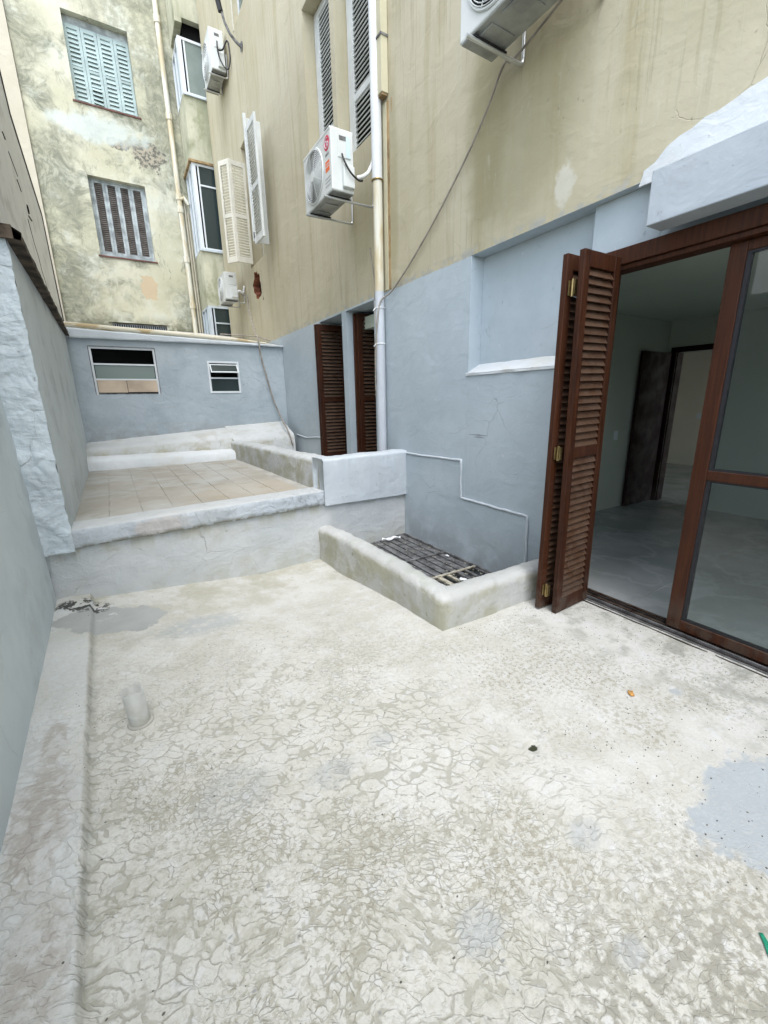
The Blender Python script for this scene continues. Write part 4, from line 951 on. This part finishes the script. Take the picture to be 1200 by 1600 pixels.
mb = MB(); mb.tube([(-.60, 8.60, 2.79), (.3, 8.6, 2.762), (1.2, 8.6, 2.732), (2.0, 8.62, 2.705), (2.6, 8.66, 2.675)], [.048, .042, .036, .03, .015], 12); mb.build('roof_edge_roll', 'strip', S, smooth=True)
mb = MB(); mb.tube([(2.05, 10.1, 3.0), (2.4, 9.6, 2.93), (2.6, 9.2, 2.86), (2.75, 8.9, 2.76)], .012, 6); mb.build('roof_lead', 'cable', S)
# window 1: three rows
x0, x1, z0, z1 = W1; yw = YS+.03
mb = MB(); t = .028
mb.box(x0, yw-.02, z0, x0+t, yw+.02, z1); mb.box(x1-t, yw-.02, z0, x1, yw+.02, z1); mb.box(x0+t, yw-.02, z1-t, x1-t, yw+.02, z1)
for zz in (2.205, 1.965): mb.box(x0+t, yw-.024, zz, x1-t, yw+.016, zz+.024)
w1 = mb.build('window', 'alu', S, label='wider window with a dusty pane and cardboard in its lowest row')
mb = MB(); mb.box(x0+t+.01, yw-.004, 1.99, x1-t-.01, yw+.0, 2.20); mb.build('pane', 'panegreen', w1)
mb = MB(); mb.box(x0+.035, yw-.034, 1.765, .135, yw-.030, 1.962); mb.build('cardboard_panel', 'card', w1)
T = MB(); T.box(.142, yw-.040, 1.772, x1-.03, yw-.036, 1.966); T.build('cardboard_panel', 'card', w1)
mb = MB(); mb.box(x0+.03, yw-.008, 1.735, x1-.03, yw+.004, 1.757); mb.build('lower_rail', 'steel', w1)
mb = MB(); mb.box(x0-.012, YS-.006, z1, x1+.012, YS+.03, z1+.012); mb.box(x0-.012, YS-.006, z0, x0, YS+.03, z1); mb.box(x1, YS-.006, z0, x1+.012, YS+.03, z1); mb.build('dark_joint', 'steel', w1)
# window 2
x0, x1, z0, z1 = W2
mb = MB(); t = .034
mb.box(x0, YS-.012, z0, x0+t, YS+.04, z1); mb.box(x1-t, YS-.012, z0, x1, YS+.04, z1); mb.box(x0+t, YS-.012, z1-t, x1-t, YS+.04, z1); mb.box(x0+t, YS-.012, z0, x1-t, YS+.04, z0+t); mb.box(x0+t, YS-.014, 2.0, x1-t, YS+.038, 2.026)
w2 = mb.build('window', 'alu', S, label='small white framed window with its upper vent tilted open')
mb = MB(); mb.box(x0+t, YS+.01, z0+t, x1-t, YS+.014, 2.0); mb.build('pane', 'panedark', w2)
T = Matrix.Translation((0, YS-.008, 2.25)) @ Matrix.Rotation(radians(-32), 4, 'X')
mb = MB(); mb.box(x0+t, -.012, -.17, x1-t, .004, -.15, T); mb.box(x0+t, -.012, -.15, x0+t+.018, .004, .0, T); mb.box(x1-t-.018, -.012, -.15, x1-t, .004, 0, T); mb.box(x0+t+.018, -.012, -.016, x1-t-.018, .004, 0, T)
vt = mb.build('vent_sash', 'alu', w2); mb = MB(); mb.box(x0+t+.018, -.006, -.15, x1-t-.018, -.002, -.016, T); mb.build('vent_pane', 'panedark', w2)

# ---------------------------------------------------------------- yellow building beyond
Y = empty('yellow_building', (.8, 14.3, 3.4), 'old mould stained pale yellow apartment block beyond the shed', 'building')
YY = 14.0
mb = MB(); holed(mb, 'Y', YY, YY+.4, -.875, 2.5, 2.8, 13.4, [(.152, 1.458, 8.54, 10.255), (.125, 1.37, 5.285, 7.04), (.13, 1.42, 3.2, 3.70)]); mb.build('wall', 'yellow', Y)
mb = MB(); mb.box(-6, YY-.06, 2.8, -.88, YY+.4, 13.4); mb.build('side_wall', 'cream', Y, label='plain cream wall strip at the left')
mb = MB(); mb.box(.15, YY+.30, 8.5, 1.47, YY+.33, 10.3); mb.box(.12, YY+.3, 5.2, 1.4, YY+.33, 7.1); mb.box(.1, YY+.2, 3.1, 1.45, YY+.25, 3.75); mb.build('dark_back', 'dark', Y)
for (a, b, zz) in ((.10, 1.51, 8.54), (.08, 1.42, 5.285)):
    mb = MB(); mb.box(a, YY-.03, zz-.035, b, YY+.22, zz-.003); mb.build('window_sill', 'redsill', Y)
# upper window: four mint leaves
mb = MB(); mb.box(.155, YY+.165, 10.10, 1.455, YY+.20, 10.252); mb.build('window_head', 'greywood', Y)
wl = (1.458-.152)/4
for k in range(4):
    x0 = .152+k*wl
    o = leaf(Y, 'window_shutter', (x0+.002, YY+.17), 0, wl-.006, 8.545, 10.10, 'bluewood', 'bluewood', rails=(.48,), stile=.062, pitch=.078, rail=.08, tilt=66, sd=.116, st=.009, label=None if k != 1 else 'mint leaf with broken slats at its foot')
    if k == 1:
        n = 0
        for c in o.children:
            if .05 < c.location.z < .46:
                c.rotation_euler.y += random.uniform(-.02, .22)*(1-c.location.z/.5); c.location.y -= .02; c.rotation_euler.x -= .25
# lower window: bleached leaves with fine slats
mb = MB(); mb.box(.128, YY+.14, 7.0, 1.367, YY+.19, 7.038); mb.box(.128, YY+.12, 5.288, 1.367, YY+.19, 5.37); mb.box(.128, YY+.14, 5.37, .18, YY+.19, 7.0); mb.box(1.315, YY+.14, 5.37, 1.367, YY+.19, 7.0); mb.build('window_frame', 'greywood', Y)
M['slatbrown'] = plain('grey brown old slat', (.105, .095, .085), .85, 0, .3, 6, 0)
wl = (1.315-.18)/4
for k in range(4):
    x0 = .18+k*wl
    leaf(Y, 'window_shutter', (x0+.002, YY+.16), 0, wl-.004, 5.375, 6.995, 'greywood', 'slatbrown', rails=(), stile=.055, pitch=.044, rail=.04, tilt=58, sd=.054, st=.009, joined=True)
# basement grille
mb = MB(); mb.box(.02, YY-.04, 3.70, 1.56, YY+.02, 3.735); mb.box(-.0, YY-.03, 3.5, .05, YY+.0, 3.70); mb.box(1.50, YY-.03, 3.5, 1.55, YY+.0, 3.70); mb.build('grille_surround', 'yellow', Y)
mb = MB(); mb.box(.13, YY+.01, 3.655, 1.42, YY+.03, 3.675)
gl_ = mb.build('window_grille', 'steel', Y)
for k in range(24):
    mb = MB(); x = .15+k*.053; mb.box(x, YY+.012, 3.4, x+.012, YY+.026, 3.655); mb.build('grille_bar', 'alugrey', gl_)
# drain pipes of the yellow building
yp = empty('drain_pipe', (2.16, 13.9, 3.5), 'cream jointed drain pipe down the mouldy corner of the yellow building', 'pipe')
mb = MB(); mb.tube([(2.155, 13.92, 3.4), (2.16, 13.92, 13.2)], .062, 14); mb.build('pipe', 'oldpvc', yp, smooth=True)
for z in (8.63, 6.55, 6.85, 5.35, 4.18, 10.6):
    mb = MB(); mb.tube([(2.157, 13.92, z), (2.157, 13.92, z+.15)], .080, 14); mb.build('joint', 'oldpvc', yp, smooth=True)
for i, (x, r, z1, lab) in enumerate(((2.28, .028, 7.0, 'thin pale pipe directly right of the cream drain pipe'), (2.345, .022, 6.6, 'thinnest pale pipe between the drain pipe and the bay'))):
    mb = MB(); mb.tube([(x, 13.95, 3.4), (x-.01, 13.95, z1)], r, 8); tag(mb.build('thin_pipe', 'cream', None, smooth=True, loc=(x, 13.95, 3.4)), lab, 'pipe')
mb = MB(); mb.tube([(2.16, 13.9, 6.85), (2.26, 13.86, 6.9), (2.36, 13.86, 6.75)], .05, 10); mb.build('elbow', 'oldpvc', yp, smooth=True)
# projecting bay with windows
bay = empty('bay', (3.0, 13.5, 3.4), 'stained projecting bay with aluminium windows between the yellow wall and the main building', 'bay')
YB, XB = 13.0, 2.40
mb = MB(); holed(mb, 'Y', YB, YB+.15, XB, 4.2, 2.8, 13.3, [(XB+.0, 4.0, 8.82, 10.30), (XB, 4.0, 5.48, 7.40), (XB, 4.0, 3.0, 4.12)]); mb.build('front_wall', 'bay', bay)
mb = MB(); holed(mb, 'X', XB-.002, XB+.15, YB+.002, YY-.002, 2.8, 13.3, [(YB+.0, YY-.1, 8.82, 10.20), (YB, YY-.1, 5.48, 7.40), (YB, YY-.1, 3.0, 4.12)]); mb.build('side_wall', 'bay', bay)
mb = MB(); mb.box(XB+.2, YB+.3, 3, 4.2, YY, 13); mb.build('dark_inside', 'dark', bay)
mb = MB(); mb.box(XB-.0, YB-.05, 8.78, 4.1, YB+.0, 8.815); mb.box(XB-.05, YB-.05, 5.43, 4.1, YB, 5.475); mb.build('ledge', 'alugrey', bay)
def bay_window(z0, z1, trans, lab, fr='alu', pm='panedark'):
    mb = MB(); mb.box(XB, YB-.012, z0, XB+.085, YB+.05, z1); mb.box(XB+.085, YB-.01, z1-.05, 4.0, YB+.05, z1); mb.box(XB+.085, YB-.01, z0, 4.0, YB+.05, z0+.04)
    mb.box(XB+.125, YB+.0, z0+.04, XB+.16, YB+.03, z1-.05)
    for z in trans: mb.box(XB+.16, YB-.008, z, 4.0, YB+.04, z+.035)
    # side frames
    mb.box(XB-.012, YB+.09, z0, XB+.05, YB+.13, z1); mb.box(XB-.012, YB+.48, z0, XB+.05, YB+.52, z1); mb.box(XB-.012, YY-.12, z0, XB+.05, YY-.08, z1)
    mb.box(XB-.01, YB+.13, z0, XB+.05, YY-.12, z0+.04); mb.box(XB-.01, YB+.13, z1-.04, XB+.05, YY-.12, z1)
    w = mb.build('window', fr, bay, label=lab)
    mb = MB(); mb.box(XB+.16, YB+.015, z0+.04, 4.0, YB+.02, z1-.05); mb.build('pane', pm, w)
    mb = MB(); mb.box(XB+.02, YB+.13, z0+.04, XB+.025, YY-.12, z1-.04); mb.build('side_pane', 'panesky', w)
bay_window(8.82, 9.92, (), 'top bay window with a pale curtained pane', 'alu', 'curtain')
bay_window(5.48, 7.40, (6.92,), 'middle bay window with a transom', 'alu')
bay_window(3.0, 4.12, (3.68,), 'lowest bay window just above the shed roof', 'alugrey')
mb = MB(); mb.hexa([(XB-.16, YB+.02, 9.90), (XB-.10, YB+.02, 9.88), (XB-.10, YY-.05, 8.95), (XB-.16, YY-.05, 8.97), (XB-.16, YB+.02, 9.98), (XB-.10, YB+.02, 9.96), (XB-.10, YY-.05, 9.02), (XB-.16, YY-.05, 9.04)]) if False else None
mb.hexa([(XB-.06, YB-.06, 7.40), (4.1, YB-.06, 7.40), (4.1, YY-.01, 7.40), (XB-.06, YY-.01, 7.40), (XB-.06, YB-.06, 7.45), (4.1, YB-.06, 7.45), (4.1, YY-.01, 7.45), (XB-.06, YY-.01, 7.45)]); mb.build('canopy', 'brownstain', bay)

# unseen wall added behind the camera for the light, low to open the sky
mb = MB(); mb.box(-.9, -6.9, -.2, 2.89, -6.7, 1.3); tag(mb.build('added_rear_wall', 'nearwall', None, loc=(1, -6.8, 0)), 'unseen low grey wall added behind the viewer to balance the light', 'wall')

# ---------------------------------------------------------------- small things on the floor
ps = empty('pipe_stub', (-.155, 2.17, 0), 'short grey white pipe stub standing in the floor near the left gutter', 'pipe')
mb = MB(); R0, R1 = .047, .040; n = 28; H_ = .20
zb = floor_h(-.155, 2.17)-.01
vs = []; lean = (-.012, .0)
for (r, z, k) in ((R0, zb, 0), (R0, zb+H_, 1), (R1, zb+H_, 1), (R1, zb+.02, 0)):
    for i in range(n): a = 2*pi*i/n; vs.append((-.155+lean[0]*k+r*cos(a), 2.17+r*sin(a), z+(.006*sin(3*a) if k else 0)))
fs = [(j*n+i, j*n+(i+1) % n, (j+1)*n+(i+1) % n, (j+1)*n+i) for j in range(3) for i in range(n)]; fs.append(tuple(range(3*n, 4*n)))
mb.add(vs, fs); mb.build('pipe', 'kerb', ps, smooth=True)
mb = MB(); mb.torus((-.155, 2.17, floor_h(-.155, 2.17)+.001), 'Z', .050, .010, 26, 6); mb.build('mortar_ring', 'grout', ps, smooth=True)
rag('dry_leaf', (2.106, .965, floor_h(2.106, .965)+.003), (.045, .03, .008), 'small curled ochre leaf on the floor in front of the glazed door', 3, 'leaf')['category'] = 'leaf'
rag('green_scrap', (1.35, .15, floor_h(1.35, .15)+.003), (.10, .016, .006), 'thin green plastic scrap on the floor at the lower right', 4, 'greenp')
mb = MB(); rnd = random.Random(11)
def speck(x, y, r):
    z = floor_h(x, y)-.0005; a = rnd.uniform(0, pi); p = []
    m = 5
    for k in range(m):
        t = a+2*pi*k/m; q = r*rnd.uniform(.6, 1.3); p.append((x+q*cos(t), y+q*.7*sin(t)))
    mb.add([(u, v, z) for u, v in p]+[(x+(u-x)*.6, y+(v-y)*.6, z+r*.35) for u, v in p], [tuple(range(m, 2*m))]+[(k, (k+1) % m, m+(k+1) % m, m+k) for k in range(m)])
for i in range(1700):
    u = rnd.random()
    if u < .55: x, y = rnd.uniform(1.5, 2.84), rnd.uniform(.1, 1.98); 
    elif u < .7: x, y = (rnd.gauss(2.5, .14), rnd.gauss(1.86, .07)) if rnd.random() < .5 else (2.84-abs(rnd.gauss(0, .08)), rnd.uniform(.3, 1.75))
    else: x, y = rnd.uniform(-.5, 2.8), rnd.uniform(-.5, 3.8)
    if x > 2.84 or (x > 1.64 and y > 1.99): continue
    speck(x, y, rnd.choice([.0022, .003, .004, .0055]))
tag(mb.build('grit_scatter', 'grit'), kind='stuff')
